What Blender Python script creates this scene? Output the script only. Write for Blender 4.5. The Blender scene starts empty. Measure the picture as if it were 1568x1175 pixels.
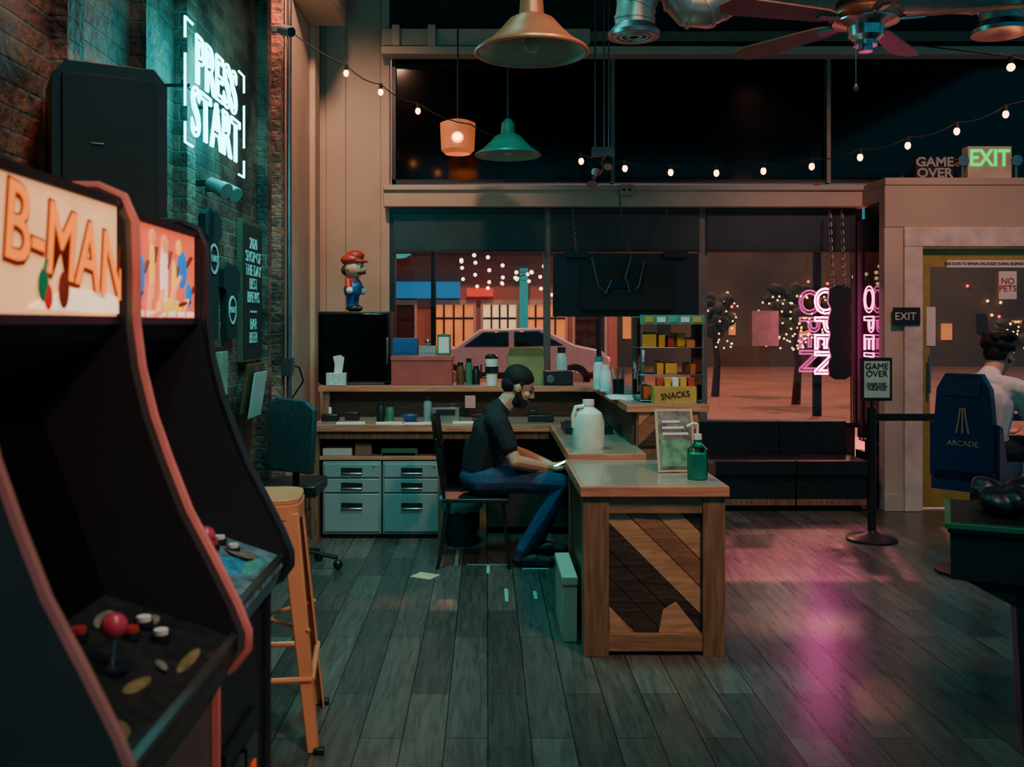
import bpy, bmesh, math, random
import numpy as np
from mathutils import Vector, Matrix, Euler
random.seed(7)
SC=bpy.context.scene
COL=SC.collection
EYE=1.5; FD=1500.0
# survey helpers: world x / z of a thing standing at distance d from the viewpoint
def X(px,d): return (px-745)*d/FD
def Z(py,d): return EYE-(py-497)*d/FD

# ---------------------------------------------------------------- materials
def hexc(h):
    h=h.lstrip('#'); r=[int(h[i:i+2],16)/255 for i in (0,2,4)]
    return tuple((c/12.92 if c<=.04045 else ((c+.055)/1.055)**2.4) for c in r)
MATS={}
def newmat(name):
    m=bpy.data.materials.new(name); m.use_nodes=True
    nt=m.node_tree; p=nt.nodes['Principled BSDF']; return m,nt,p
def M(name,col='#808080',rough=.5,metal=0,emit=None,es=0,var=.18,scale=9,bump=0,coat=0,trans=0):
    if name in MATS: return MATS[name]
    m,nt,p=newmat(name); c=hexc(col)
    tc=nt.nodes.new('ShaderNodeTexCoord'); no=nt.nodes.new('ShaderNodeTexNoise')
    no.inputs['Scale'].default_value=scale; no.inputs['Detail'].default_value=5
    nt.links.new(tc.outputs['Object'],no.inputs['Vector'])
    r=nt.nodes.new('ShaderNodeValToRGB')
    r.color_ramp.elements[0].position=.3; r.color_ramp.elements[1].position=.7
    r.color_ramp.elements[0].color=(*[x*(1-var) for x in c],1)
    r.color_ramp.elements[1].color=(*[min(1,x*(1+var)) for x in c],1)
    nt.links.new(no.outputs['Fac'],r.inputs['Fac']); nt.links.new(r.outputs['Color'],p.inputs['Base Color'])
    p.inputs['Roughness'].default_value=rough; p.inputs['Metallic'].default_value=metal
    p.inputs['Coat Weight'].default_value=coat
    p.inputs['Transmission Weight'].default_value=trans
    if emit:
        p.inputs['Emission Color'].default_value=(*hexc(emit),1); p.inputs['Emission Strength'].default_value=es
    if bump:
        b=nt.nodes.new('ShaderNodeBump'); b.inputs['Strength'].default_value=bump; b.inputs['Distance'].default_value=.01
        nt.links.new(no.outputs['Fac'],b.inputs['Height']); nt.links.new(b.outputs['Normal'],p.inputs['Normal'])
    MATS[name]=m; return m
def wood(name,c1,c2,axis='x',rough=.45,scale=5):
    if name in MATS: return MATS[name]
    m,nt,p=newmat(name)
    tc=nt.nodes.new('ShaderNodeTexCoord'); mp=nt.nodes.new('ShaderNodeMapping')
    s=[10,10,10]
    if axis=='d': mp.inputs['Rotation'].default_value=(0,math.radians(-45),0); s[0]=1.2
    else: s['xyz'.index(axis)]=.9
    mp.inputs['Scale'].default_value=s
    nt.links.new(tc.outputs['Object'],mp.inputs['Vector'])
    no=nt.nodes.new('ShaderNodeTexNoise'); no.inputs['Scale'].default_value=scale; no.inputs['Detail'].default_value=8; no.inputs['Distortion'].default_value=.6
    nt.links.new(mp.outputs['Vector'],no.inputs['Vector'])
    r=nt.nodes.new('ShaderNodeValToRGB'); r.color_ramp.elements[0].position=.32; r.color_ramp.elements[1].position=.68
    r.color_ramp.elements[0].color=(*hexc(c1),1); r.color_ramp.elements[1].color=(*hexc(c2),1)
    nt.links.new(no.outputs['Fac'],r.inputs['Fac']); nt.links.new(r.outputs['Color'],p.inputs['Base Color'])
    p.inputs['Roughness'].default_value=rough
    b=nt.nodes.new('ShaderNodeBump'); b.inputs['Strength'].default_value=.25; b.inputs['Distance'].default_value=.004
    nt.links.new(no.outputs['Fac'],b.inputs['Height']); nt.links.new(b.outputs['Normal'],p.inputs['Normal'])
    MATS[name]=m; return m
def glass(name,tint='#d8e0e0',refl=1.45,rough=.02):
    if name in MATS: return MATS[name]
    m=bpy.data.materials.new(name); m.use_nodes=True; nt=m.node_tree; nt.nodes.clear()
    o=nt.nodes.new('ShaderNodeOutputMaterial'); mx=nt.nodes.new('ShaderNodeMixShader')
    t=nt.nodes.new('ShaderNodeBsdfTransparent'); t.inputs['Color'].default_value=(*hexc(tint),1)
    g=nt.nodes.new('ShaderNodeBsdfGlossy'); g.inputs['Roughness'].default_value=rough
    f=nt.nodes.new('ShaderNodeFresnel'); f.inputs['IOR'].default_value=refl
    nt.links.new(f.outputs[0],mx.inputs[0]); nt.links.new(t.outputs[0],mx.inputs[1]); nt.links.new(g.outputs[0],mx.inputs[2])
    nt.links.new(mx.outputs[0],o.inputs[0]); MATS[name]=m; return m
def brickmat():
    m,nt,p=newmat('brick_masonry')
    tc=nt.nodes.new('ShaderNodeTexCoord'); sp=nt.nodes.new('ShaderNodeSeparateXYZ'); cb=nt.nodes.new('ShaderNodeCombineXYZ')
    nt.links.new(tc.outputs['Object'],sp.inputs[0])
    ad=nt.nodes.new('ShaderNodeMath'); ad.operation='ADD'
    nt.links.new(sp.outputs['X'],ad.inputs[0]); nt.links.new(sp.outputs['Y'],ad.inputs[1])
    nt.links.new(ad.outputs[0],cb.inputs['X']); nt.links.new(sp.outputs['Z'],cb.inputs['Y'])
    br=nt.nodes.new('ShaderNodeTexBrick'); nt.links.new(cb.outputs[0],br.inputs['Vector'])
    br.inputs['Scale'].default_value=1; br.inputs['Brick Width'].default_value=.21; br.inputs['Row Height'].default_value=.072
    br.inputs['Mortar Size'].default_value=.007; br.inputs['Mortar Smooth'].default_value=.4; br.inputs['Bias'].default_value=-.1
    br.inputs['Color1'].default_value=(*hexc('#a26450'),1); br.inputs['Color2'].default_value=(*hexc('#623f36'),1); br.inputs['Mortar'].default_value=(*hexc('#7a6e66'),1)
    no=nt.nodes.new('ShaderNodeTexNoise'); no.inputs['Scale'].default_value=2.3; no.inputs['Detail'].default_value=8
    nt.links.new(tc.outputs['Object'],no.inputs['Vector'])
    r=nt.nodes.new('ShaderNodeValToRGB'); r.color_ramp.elements[0].position=.4; r.color_ramp.elements[0].color=(.18,.18,.2,1); r.color_ramp.elements[1].position=.6; r.color_ramp.elements[1].color=(1.2,1.2,1.2,1)
    nt.links.new(no.outputs['Fac'],r.inputs['Fac'])
    mx=nt.nodes.new('ShaderNodeMix'); mx.data_type='RGBA'; mx.blend_type='MULTIPLY'; mx.inputs[0].default_value=1
    nt.links.new(br.outputs['Color'],mx.inputs[6]); nt.links.new(r.outputs['Color'],mx.inputs[7]); nt.links.new(mx.outputs[2],p.inputs['Base Color'])
    n2=nt.nodes.new('ShaderNodeTexNoise'); n2.inputs['Scale'].default_value=25; n2.inputs['Detail'].default_value=6
    nt.links.new(tc.outputs['Object'],n2.inputs['Vector'])
    sb=nt.nodes.new('ShaderNodeMath'); sb.operation='SUBTRACT'; nt.links.new(n2.outputs['Fac'],sb.inputs[0]); nt.links.new(br.outputs['Fac'],sb.inputs[1])
    b=nt.nodes.new('ShaderNodeBump'); b.inputs['Strength'].default_value=1.0; b.inputs['Distance'].default_value=.02
    nt.links.new(sb.outputs[0],b.inputs['Height']); nt.links.new(b.outputs['Normal'],p.inputs['Normal'])
    p.inputs['Roughness'].default_value=.62; return m
def floormat():
    m,nt,p=newmat('plank_floor')
    tc=nt.nodes.new('ShaderNodeTexCoord'); mp=nt.nodes.new('ShaderNodeMapping'); mp.inputs['Rotation'].default_value=(0,0,math.radians(90))
    nt.links.new(tc.outputs['Object'],mp.inputs['Vector'])
    br=nt.nodes.new('ShaderNodeTexBrick'); nt.links.new(mp.outputs[0],br.inputs['Vector'])
    br.offset=.37; br.inputs['Scale'].default_value=1; br.inputs['Brick Width'].default_value=1.15; br.inputs['Row Height'].default_value=.155
    br.inputs['Mortar Size'].default_value=.0025; br.inputs['Mortar Smooth'].default_value=.2
    br.inputs['Color1'].default_value=(*hexc('#625e57'),1); br.inputs['Color2'].default_value=(*hexc('#403e3b'),1); br.inputs['Mortar'].default_value=(*hexc('#0a0a09'),1)
    m2=nt.nodes.new('ShaderNodeMapping'); m2.inputs['Scale'].default_value=(14,1.2,5); nt.links.new(tc.outputs['Object'],m2.inputs['Vector'])
    no=nt.nodes.new('ShaderNodeTexNoise'); no.inputs['Scale'].default_value=3; no.inputs['Detail'].default_value=7; no.inputs['Distortion'].default_value=1
    nt.links.new(m2.outputs[0],no.inputs['Vector'])
    r=nt.nodes.new('ShaderNodeValToRGB'); r.color_ramp.elements[0].position=.3; r.color_ramp.elements[0].color=(.55,.55,.55,1); r.color_ramp.elements[1].position=.7; r.color_ramp.elements[1].color=(1.2,1.2,1.2,1)
    nt.links.new(no.outputs['Fac'],r.inputs['Fac'])
    mx=nt.nodes.new('ShaderNodeMix'); mx.data_type='RGBA'; mx.blend_type='MULTIPLY'; mx.inputs[0].default_value=1
    nt.links.new(br.outputs['Color'],mx.inputs[6]); nt.links.new(r.outputs['Color'],mx.inputs[7]); nt.links.new(mx.outputs[2],p.inputs['Base Color'])
    rr=nt.nodes.new('ShaderNodeMapRange'); rr.inputs['To Min'].default_value=.22; rr.inputs['To Max'].default_value=.34
    nt.links.new(no.outputs['Fac'],rr.inputs['Value']); nt.links.new(rr.outputs[0],p.inputs['Roughness'])
    sb=nt.nodes.new('ShaderNodeMath'); sb.operation='SUBTRACT'; 
    ml=nt.nodes.new('ShaderNodeMath'); ml.operation='MULTIPLY'; ml.inputs[1].default_value=.06; nt.links.new(no.outputs['Fac'],ml.inputs[0])
    nt.links.new(ml.outputs[0],sb.inputs[0]); nt.links.new(br.outputs['Fac'],sb.inputs[1])
    b=nt.nodes.new('ShaderNodeBump'); b.inputs['Strength'].default_value=.4; b.inputs['Distance'].default_value=.004
    nt.links.new(sb.outputs[0],b.inputs['Height']); nt.links.new(b.outputs['Normal'],p.inputs['Normal'])
    p.inputs['Specular IOR Level'].default_value=.75
    return m

# ---------------------------------------------------------------- mesh builder
class B:
    def __init__(s,name): s.name=name; s.bm=bmesh.new(); s.mats=[]; s.T=Matrix.Identity(4)
    def mi(s,m):
        if m not in s.mats: s.mats.append(m)
        return s.mats.index(m)
    def _fin(s,vs,m,xf=None):
        i=s.mi(m); fs=set()
        for v in vs:
            for f in v.link_faces: fs.add(f)
        for f in fs: f.material_index=i; f.smooth=True
        xf=s.T@xf if xf is not None else s.T
        bmesh.ops.transform(s.bm,matrix=xf,verts=list(vs))
        return vs
    def box(s,x0,x1,y0,y1,z0,z1,m,rot=None,piv=None):
        r=bmesh.ops.create_cube(s.bm,size=1)
        c=Vector(((x0+x1)/2,(y0+y1)/2,(z0+z1)/2))
        sc=Matrix.Diagonal((abs(x1-x0),abs(y1-y0),abs(z1-z0),1))
        xf=Matrix.Translation(c)@sc
        if rot:
            R=Euler(rot).to_matrix().to_4x4(); pv=Vector(piv) if piv else c
            xf=Matrix.Translation(pv)@R@Matrix.Translation(-pv)@xf
        s._fin(r['verts'],m,xf); return s
    def cyl(s,p0,p1,r0,m,r1=None,n=20):
        p0=Vector(p0);p1=Vector(p1); r1=r0 if r1 is None else r1
        L=(p1-p0).length
        r=bmesh.ops.create_cone(s.bm,cap_ends=True,segments=n,radius1=r0,radius2=r1,depth=L)
        q=(p1-p0).to_track_quat('Z','Y').to_matrix().to_4x4()
        s._fin(r['verts'],m,Matrix.Translation((p0+p1)/2)@q); return s
    def sph(s,c,r,m,rot=(0,0,0),n=16):
        if not hasattr(r,'__len__'): r=(r,r,r)
        q=bmesh.ops.create_uvsphere(s.bm,u_segments=n,v_segments=max(6,n//2+2),radius=1)
        s._fin(q['verts'],m,Matrix.Translation(c)@Euler(rot).to_matrix().to_4x4()@Matrix.Diagonal((*r,1))); return s
    def lathe(s,prof,c,m,n=28,rot=(0,0,0),closed=False):
        vs=[];rings=[]
        for (r,z) in prof:
            ring=[s.bm.verts.new((r*math.cos(2*math.pi*k/n),r*math.sin(2*math.pi*k/n),z)) for k in range(n)] if r>1e-5 else [s.bm.verts.new((0,0,z))]
            rings.append(ring); vs+=ring
        for a,b in zip(rings[:-1],rings[1:]):
            for k in range(n):
                k2=(k+1)%n
                if len(a)==1 and len(b)==1: continue
                if len(a)==1: s.bm.faces.new((a[0],b[k2],b[k]))
                elif len(b)==1: s.bm.faces.new((a[k],a[k2],b[0]))
                else: s.bm.faces.new((a[k],a[k2],b[k2],b[k]))
        s._fin(vs,m,Matrix.Translation(c)@Euler(rot).to_matrix().to_4x4()); return s
    def tube(s,pts,r,m,n=8,close=False):
        pts=[Vector(p) for p in pts]; N=len(pts); rings=[];vs=[]
        rs=r if hasattr(r,'__len__') else [r]*N
        prev=None
        for i,p in enumerate(pts):
            a=pts[i-1] if (i>0 or close) else p; b=pts[(i+1)%N] if (i<N-1 or close) else p
            t=(b-a).normalized()
            if prev is None:
                u=t.cross(Vector((0,0,1)))
                if u.length<.05: u=t.cross(Vector((0,1,0)))
            else: u=prev-t*prev.dot(t)
            u.normalize(); prev=u; w=t.cross(u)
            ring=[s.bm.verts.new(p+(u*math.cos(2*math.pi*k/n)+w*math.sin(2*math.pi*k/n))*rs[i]) for k in range(n)]
            rings.append(ring); vs+=ring
        prs=list(zip(rings[:-1],rings[1:]))
        if close: prs.append((rings[-1],rings[0]))
        for a,b in prs:
            for k in range(n): s.bm.faces.new((a[k],a[(k+1)%n],b[(k+1)%n],b[k]))
        if not close:
            s.bm.faces.new(rings[0][::-1]); s.bm.faces.new(rings[-1])
        s._fin(vs,m); return s
    def prism(s,pts,vec,m):
        vec=Vector(vec); a=[s.bm.verts.new(p) for p in pts]; b=[s.bm.verts.new(Vector(p)+vec) for p in pts]
        s.bm.faces.new(a[::-1]); s.bm.faces.new(b)
        for i in range(len(a)):
            j=(i+1)%len(a); s.bm.faces.new((a[i],a[j],b[j],b[i]))
        s._fin(a+b,m); return s
    def text(s,body,size,c,m,face='-y',ext=.002,outline=0,sx=1,rotz=0,off=0):
        cu=bpy.data.curves.new('t','FONT'); cu.body=body; cu.size=size; cu.align_x='CENTER'; cu.align_y='CENTER'
        cu.space_line=.85; cu.offset=off
        if outline: cu.fill_mode='NONE'; cu.bevel_depth=outline; cu.bevel_resolution=1; cu.resolution_u=4
        else: cu.extrude=ext; cu.resolution_u=3
        ob=bpy.data.objects.new('t',cu); COL.objects.link(ob)
        dg=bpy.context.evaluated_depsgraph_get(); me=bpy.data.meshes.new_from_object(ob.evaluated_get(dg))
        old=set(s.bm.verts); s.bm.from_mesh(me); vs=[v for v in s.bm.verts if v not in old]
        bpy.data.objects.remove(ob); bpy.data.meshes.remove(me)
        ax={'-y':((1,0,0),(0,0,1)),'+x':((0,1,0),(0,0,1)),'+y':((-1,0,0),(0,0,1)),'up':((1,0,0),(0,1,0)),'-x':((0,-1,0),(0,0,1))}[face]
        u=Vector(ax[0]);v=Vector(ax[1]);w=u.cross(v)
        R=Matrix((u,v,w)).transposed().to_4x4()
        s._fin(vs,m,Matrix.Translation(c)@R@Matrix.Rotation(rotz,4,'Z')@Matrix.Diagonal((sx,1,1,1))); return s
    def chain(s,p0,p1,m,link=.045,r=.004):
        p0=Vector(p0);p1=Vector(p1);d=(p1-p0);n=max(2,int(d.length/(link*.75)));t=d.normalized()
        u=t.cross(Vector((0,1,0)));u=u.normalized() if u.length>.1 else Vector((1,0,0)); w=t.cross(u)
        for i in range(n):
            c=p0+d*((i+.5)/n); a=u if i%2 else w
            s.tube([c+t*math.cos(k*math.pi/4)*link*.5+a*math.sin(k*math.pi/4)*link*.28 for k in range(8)],r,m,n=5,close=True)
        return s
    def done(s,bevel=0,loc=None):
        me=bpy.data.meshes.new(s.name)
        bmesh.ops.recalc_face_normals(s.bm,faces=s.bm.faces)
        co=[v.co for v in s.bm.verts]
        mn=Vector([min(c[i] for c in co) for i in range(3)]);mxx=Vector([max(c[i] for c in co) for i in range(3)])
        o=Vector(((mn.x+mxx.x)/2,(mn.y+mxx.y)/2,mn.z))
        bmesh.ops.translate(s.bm,verts=s.bm.verts,vec=-o)
        s.bm.to_mesh(me); s.bm.free()
        for m in s.mats: me.materials.append(m)
        me.set_sharp_from_angle(angle=math.radians(35))
        ob=bpy.data.objects.new(s.name,me); ob.location=o; COL.objects.link(ob)
        if bevel:
            b=ob.modifiers.new('bevel','BEVEL'); b.width=bevel; b.segments=2; b.limit_method='ANGLE'; b.angle_limit=math.radians(50)
        return ob

# organic bodies : union of tapered capsules/ellipsoids -> voxel remesh -> one continuous surface
_t=bmesh.new(); ICO=[v.co.copy() for v in bmesh.ops.create_icosphere(_t,subdivisions=2,radius=1)['verts']]; _t.free()
class Blob:
    def __init__(s): s.sh=[]; s.T=Matrix.Identity(4)
    def cap(s,p0,r0,p1,r1,m,b=0): s.sh.append(('c',s.T@Vector(p0),r0,s.T@Vector(p1),r1,m,b))
    def ell(s,c,r,m,rot=(0,0,0),b=0):
        s.sh.append(('e',s.T@Matrix.Translation(c)@Euler(rot).to_matrix().to_4x4()@Matrix.Diagonal((*r,1)),min(r),None,None,m,b))
    def build(s,name,voxel=.006,smooth=3,origin=None):
        bm=bmesh.new()
        for h in s.sh:
            if h[0]=='c':
                tmp=bmesh.new(); vv=[tmp.verts.new(v*h[2]+h[1]) for v in ICO]+[tmp.verts.new(v*h[4]+h[3]) for v in ICO]
                bmesh.ops.convex_hull(tmp,input=vv)
                bmesh.ops.delete(tmp,geom=[v for v in tmp.verts if not v.link_faces],context='VERTS')
                me=bpy.data.meshes.new('q'); tmp.to_mesh(me); tmp.free()
                bm.from_mesh(me); bpy.data.meshes.remove(me)
            else:
                a=bmesh.ops.create_icosphere(bm,subdivisions=3,radius=1)['verts']; bmesh.ops.transform(bm,matrix=h[1],verts=a)
        me=bpy.data.meshes.new(name+'_raw'); bm.to_mesh(me); bm.free()
        ob=bpy.data.objects.new('raw',me); COL.objects.link(ob)
        rm=ob.modifiers.new('r','REMESH'); rm.mode='VOXEL'; rm.voxel_size=voxel; rm.use_smooth_shade=True
        if smooth: sm=ob.modifiers.new('s','SMOOTH'); sm.factor=.5; sm.iterations=smooth
        dg=bpy.context.evaluated_depsgraph_get(); out=bpy.data.meshes.new_from_object(ob.evaluated_get(dg))
        bpy.data.objects.remove(ob)
        nf=len(out.polygons); C=np.zeros(nf*3); out.polygons.foreach_get('center',C); C=C.reshape(-1,3)
        mats=[];best=np.full(nf,1e9);idx=np.zeros(nf,dtype=np.int32)
        for h in s.sh:
            if h[5] not in mats: mats.append(h[5])
            if h[0]=='c':
                a=np.array(h[1]);b=np.array(h[3]);ab=b-a;L=max(ab@ab,1e-9)
                t=np.clip(((C-a)@ab)/L,0,1); d=np.linalg.norm(C-(a+t[:,None]*ab),axis=1)-(h[2]+(h[4]-h[2])*t)
            else:
                Mi=np.array(h[1].inverted()); q=C@Mi[:3,:3].T+Mi[:3,3]; d=(np.linalg.norm(q,axis=1)-1)*h[2]
            d=d-h[6]; k=d<best; best[k]=d[k]; idx[k]=mats.index(h[5])
        out.materials.clear()
        for m in mats: out.materials.append(m)
        out.polygons.foreach_set('material_index',idx); out.polygons.foreach_set('use_smooth',np.ones(nf,dtype=bool))
        out.name=name; o=Vector(origin) if origin else Vector((0,0,0))
        out.transform(Matrix.Translation(-o)); ob=bpy.data.objects.new(name,out); ob.location=o; COL.objects.link(ob); return ob

# ---------------------------------------------------------------- palette
BLK=M('black_plastic','#181b1f',.4); BLKM=M('matte_black','#14171a',.75); BLKG=M('black_gloss','#07090b',.12)
PLA=M('plaster','#b9a994',.8,var=.1,scale=2.5,bump=.2); TRIM=M('painted_trim','#b3a896',.55,var=.08,scale=3)
CRM=M('cream_wall','#a99c88',.75,var=.06,scale=2); WHT=M('white_paper','#d8d4cc',.7,var=.04); CHR=M('chrome','#b9bcc0',.22,1); STL=M('steel','#8f9296',.35,1)
GLS=glass('window_glass'); BRK=brickmat(); FLR=floormat()
SHADE=M('roller_shade','#23383c',.4,var=.3,scale=3); DGL=M('dark_tinted_glass','#06090b',.1,var=.3,scale=1)
WTOP=wood('counter_edge_wood','#b0604a','#d98a69','x',.3); WLT=wood('light_plank','#a8704f','#d0936b','d'); WMD=wood('mid_plank','#7a4b34','#a36a48','d'); WDK=wood('dark_plank','#1f1613','#54382a','d')
WPOST=wood('post_wood','#6b4630','#96664a','z'); WDP=wood('desk_panel','#3a2921','#5b4130','x'); TOPS=M('counter_top','#9a8474',.22,var=.1,scale=4,coat=.3)
RED=M('red_plastic','#b3322c',.4); SKIN=M('skin','#c99578',.55,var=.05); HAIR=M('dark_hair','#110d0b',.8,var=.4,scale=60,bump=.5)
SHIRT=M('black_tshirt','#171b20',.85,scale=30); JEAN=M('blue_jeans','#263f60',.8,scale=40,var=.3); SHOE=M('dark_shoe','#1a1b21',.6); EYEM=M('eye','#1c1512',.3); LIP=M('lip','#9a5a4a',.5)
GRN=M('green_item','#2f6e54',.5); BLU=M('blue_item','#1c4a86',.5); YEL=M('stool_orange','#f59260',.4,.0,var=.1,scale=5); ORG=M('orange_item','#c06a35',.5); TEAL=M('teal_bag','#3b9c98',.35); NAVY=M('navy_vinyl','#122248',.4)
YLB=M('yellow_item','#d09a30',.5)
BULB=M('bulb_glow','#ffcc90',.4,emit='#ff9450',es=16)

# ---------------------------------------------------------------- room shell
YW=8.5; XW=-1.45; YD=7.87; XS=3.2
b=B('floor'); b.box(XW-.2,6.0,-1.5,YW+.1,-.1,0,FLR); b.done()
b=B('ceiling'); b.box(XW-.2,6.0,-1.5,YW+.2,4.62,4.75,M('dark_ceiling','#14181a',.8)); b.done()
b=B('wall_left'); b.box(XW-.2,XW,-1.5,6.8,0,4.62,BRK)
for y in (2.35,3.25,4.0,4.55,6.2,6.62): b.box(XW-.01,XW+.06,y,y+.13,0,4.62,BRK)
b.done()
b=B('wall_left_plaster'); b.box(XW-.2,XW,6.8,YW+.1,0,4.62,PLA); b.box(XW,XW+.05,8.0,8.22,0,4.62,PLA); b.done(.01)
b=B('wall_back')
b.box(XW,X(583,YW),YW,YW+.2,0,4.62,TRIM); b.box(X(583,YW),X(597,YW),YW-.02,YW+.12,0,4.62,TRIM)
b.box(X(500,YW),X(530,YW),YW-.04,YW,0,4.62,TRIM)
b.box(X(583,YW),XS,YW,YW+.2,0,Z(655,YW),M('window_sill_wall','#2b2522',.7))
b.box(X(597,YW),6.0,YW,YW+.2,Z(78,YW),4.62,M('upper_wall','#20282a',.8)); b.done(.008)
b=B('trim_1') # transom ledge
b.box(X(590,YW),XS+.06,YW-.16,YW+.14,Z(318,8.4),Z(286,8.34),TRIM); b.box(X(590,YW),XS+.06,YW-.19,YW-.1,Z(292,8.34),Z(284,8.34),TRIM); b.done(.008)
b=B('trim_2') # top header beam
b.box(X(583,8.3),6.0,8.3,8.48,Z(82,8.3),Z(70,8.3),TRIM); b.box(X(583,8.3),X(905,8.3),8.36,8.48,Z(66,8.3),Z(40,8.3),TRIM); b.box(X(905,8.3),6.0,8.36,8.48,Z(60,8.3),Z(44,8.3),M('olive_trim','#6d6a55',.6))
b.box(X(600,8.3),X(612,8.3),8.28,8.36,Z(70,8.3),Z(38,8.3),TRIM);b.box(X(655,8.3),X(667,8.3),8.28,8.36,Z(70,8.3),Z(38,8.3),TRIM); b.done(.006)
b=B('trim_3'); b.box(XW,X(530,8),7.3,8.0,Z(40,8),4.62,CRM); b.done(.01)
FRM=M('bronze_frame','#2c3434',.4,.5); FRML=M('alu_frame','#7c7a72',.4,.4)
b=B('window_1') # upper glazing, blacked out
b.box(X(600,YW),6.0,YW+.05,YW+.07,Z(280,YW),Z(80,YW),DGL)
b.box(X(600,YW),X(606,YW),YW,YW+.1,Z(280,YW),Z(80,YW),FRM); b.box(X(600,YW),6,YW,YW+.1,Z(280,YW),Z(275,YW),FRM); b.box(X(600,YW),6,YW,YW+.1,Z(87,YW),Z(80,YW),FRM)
for px in (938,1268): b.box(X(px-3,YW),X(px+3,YW),YW-.02,YW+.1,Z(280,YW),Z(85,YW),FRML)
b.done()
b=B('window_2') # lower shopfront glazing
b.box(X(600,YW),XS,YW+.06,YW+.075,Z(655,YW),Z(318,YW),GLS)
for px,w,y0 in ((601,4,318),(838,5,318),(1077,6,318),(1315,5,318)): b.box(X(px-w,YW),X(px+w,YW),YW,YW+.12,Z(655,YW),Z(y0,YW),FRML if px in(838,1077) else FRM)
b.box(X(600,YW),XS,YW,YW+.12,Z(655,YW),Z(648,YW),FRM); b.box(X(840,YW),X(1077,YW),YW-.01,YW+.05,Z(386,YW),Z(380,YW),FRML); b.done()
b=B('roller_shade')
for a,c in ((603,833),(843,1071),(1083,1310)):
    b.box(X(a,8.47),X(c,8.47),8.465,8.475,Z(383,8.47),Z(325,8.47),SHADE); b.box(X(a,8.45),X(c,8.45),8.43,8.47,Z(326,8.45),Z(319,8.45),BLK); b.box(X(a,8.46),X(c,8.46),8.455,8.48,Z(386,8.46),Z(382,8.46),BLK)
b.done()
b=B('window_3') # return glazing beside entrance
b.box(XS+.02,XS+.035,YD+.13,YW,.5,2.4,GLS); b.box(XS+.005,XS+.05,YD+.13,YW-.2,.42,.52,FRM); b.box(XS+.005,XS+.05,YD+.13,YW-.2,2.4,2.49,FRM)
b.box(XS+.003,XS+.05,8.38,8.46,.53,2.39,M('violet_frame','#4b3348',.4)); b.box(XS+.002,XS+.06,YD+.13,YW,0,.42,M('window_sill_wall'))
b.done()
b=B('wall_entrance')
zh=Z(348,YD)
b.box(XS,XS+.16,YD+.005,YD+.12,0,zh,TRIM); b.box(XS,6,YD,YD+.12,zh,2.62,CRM); b.box(XS,6,YD-.01,YW-.2,2.62,2.68,CRM); b.box(XS+.16,X(1383,YD),YD+.015,YD+.12,0,zh,CRM)
b.box(XS+.001,XS+.05,YD+.12,YW-.2,2.5,2.62,CRM); b.done(.005)
b=B('trim_4') # door casing
WC=M('white_casing','#c6bcae',.5)
b.box(X(1383,YD),X(1411,YD),YD-.03,YD+.12,0,Z(378,YD),WC); b.box(X(1383,YD),6,YD-.03,YD-.001,Z(378,YD),Z(348,YD),WC); b.box(X(1383,YD),6,YD,YD+.12,Z(378,YD),Z(348,YD),WC); b.done(.006)
b=B('baseboard_entrance'); b.box(XS-.01,X(1383,YD),YD-.02,YD+.0,0,.14,TRIM); b.done(.004)
OLV=M('olive_door','#97883a',.45)
b=B('door_1')
x0=X(1412,YD)+.0; x1=5.0; yd=YD+.06
b.box(x0,x0+.09,yd,yd+.05,.02,Z(380,YD),OLV); b.box(x1-.1,x1,yd,yd+.05,.02,Z(380,YD),OLV); b.box(x0+.09,x1-.1,yd,yd+.05,.02,Z(700,YD),OLV); b.box(x0+.09,x1-.1,yd,yd+.05,Z(408,YD),Z(380,YD),OLV)
b.box(x0+.05,x1-.1,yd+.02,yd+.03,Z(700,YD),Z(408,YD),GLS); b.box(X(1455,YD),X(1600,YD),yd-.01,yd,Z(409,YD),Z(398,YD),WHT); b.text('THIS DOOR TO REMAIN UNLOCKED DURING BUSINESS HOURS',.034,(X(1520,YD),yd-.013,Z(403.5,YD)),BLK,sx=.75)
b.box(X(1535,YD),X(1562,YD),yd-.01,yd,Z(458,YD),Z(415,YD),WHT); b.text('NO\nPETS',.07,(X(1548,YD),yd-.013,Z(436,YD)),RED)
b.box(X(1423,YD),X(1437,YD),yd-.01,yd,Z(530,YD),Z(470,YD),WHT); b.tube([(x0+.06,yd-.06,.95),(x0+.06,yd-.06,1.25)],.012,STL); b.box(X(1540,YD),x1-.3,yd-.06,yd,Z(378,YD),Z(366,YD),STL)
b.done(.003)

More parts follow.
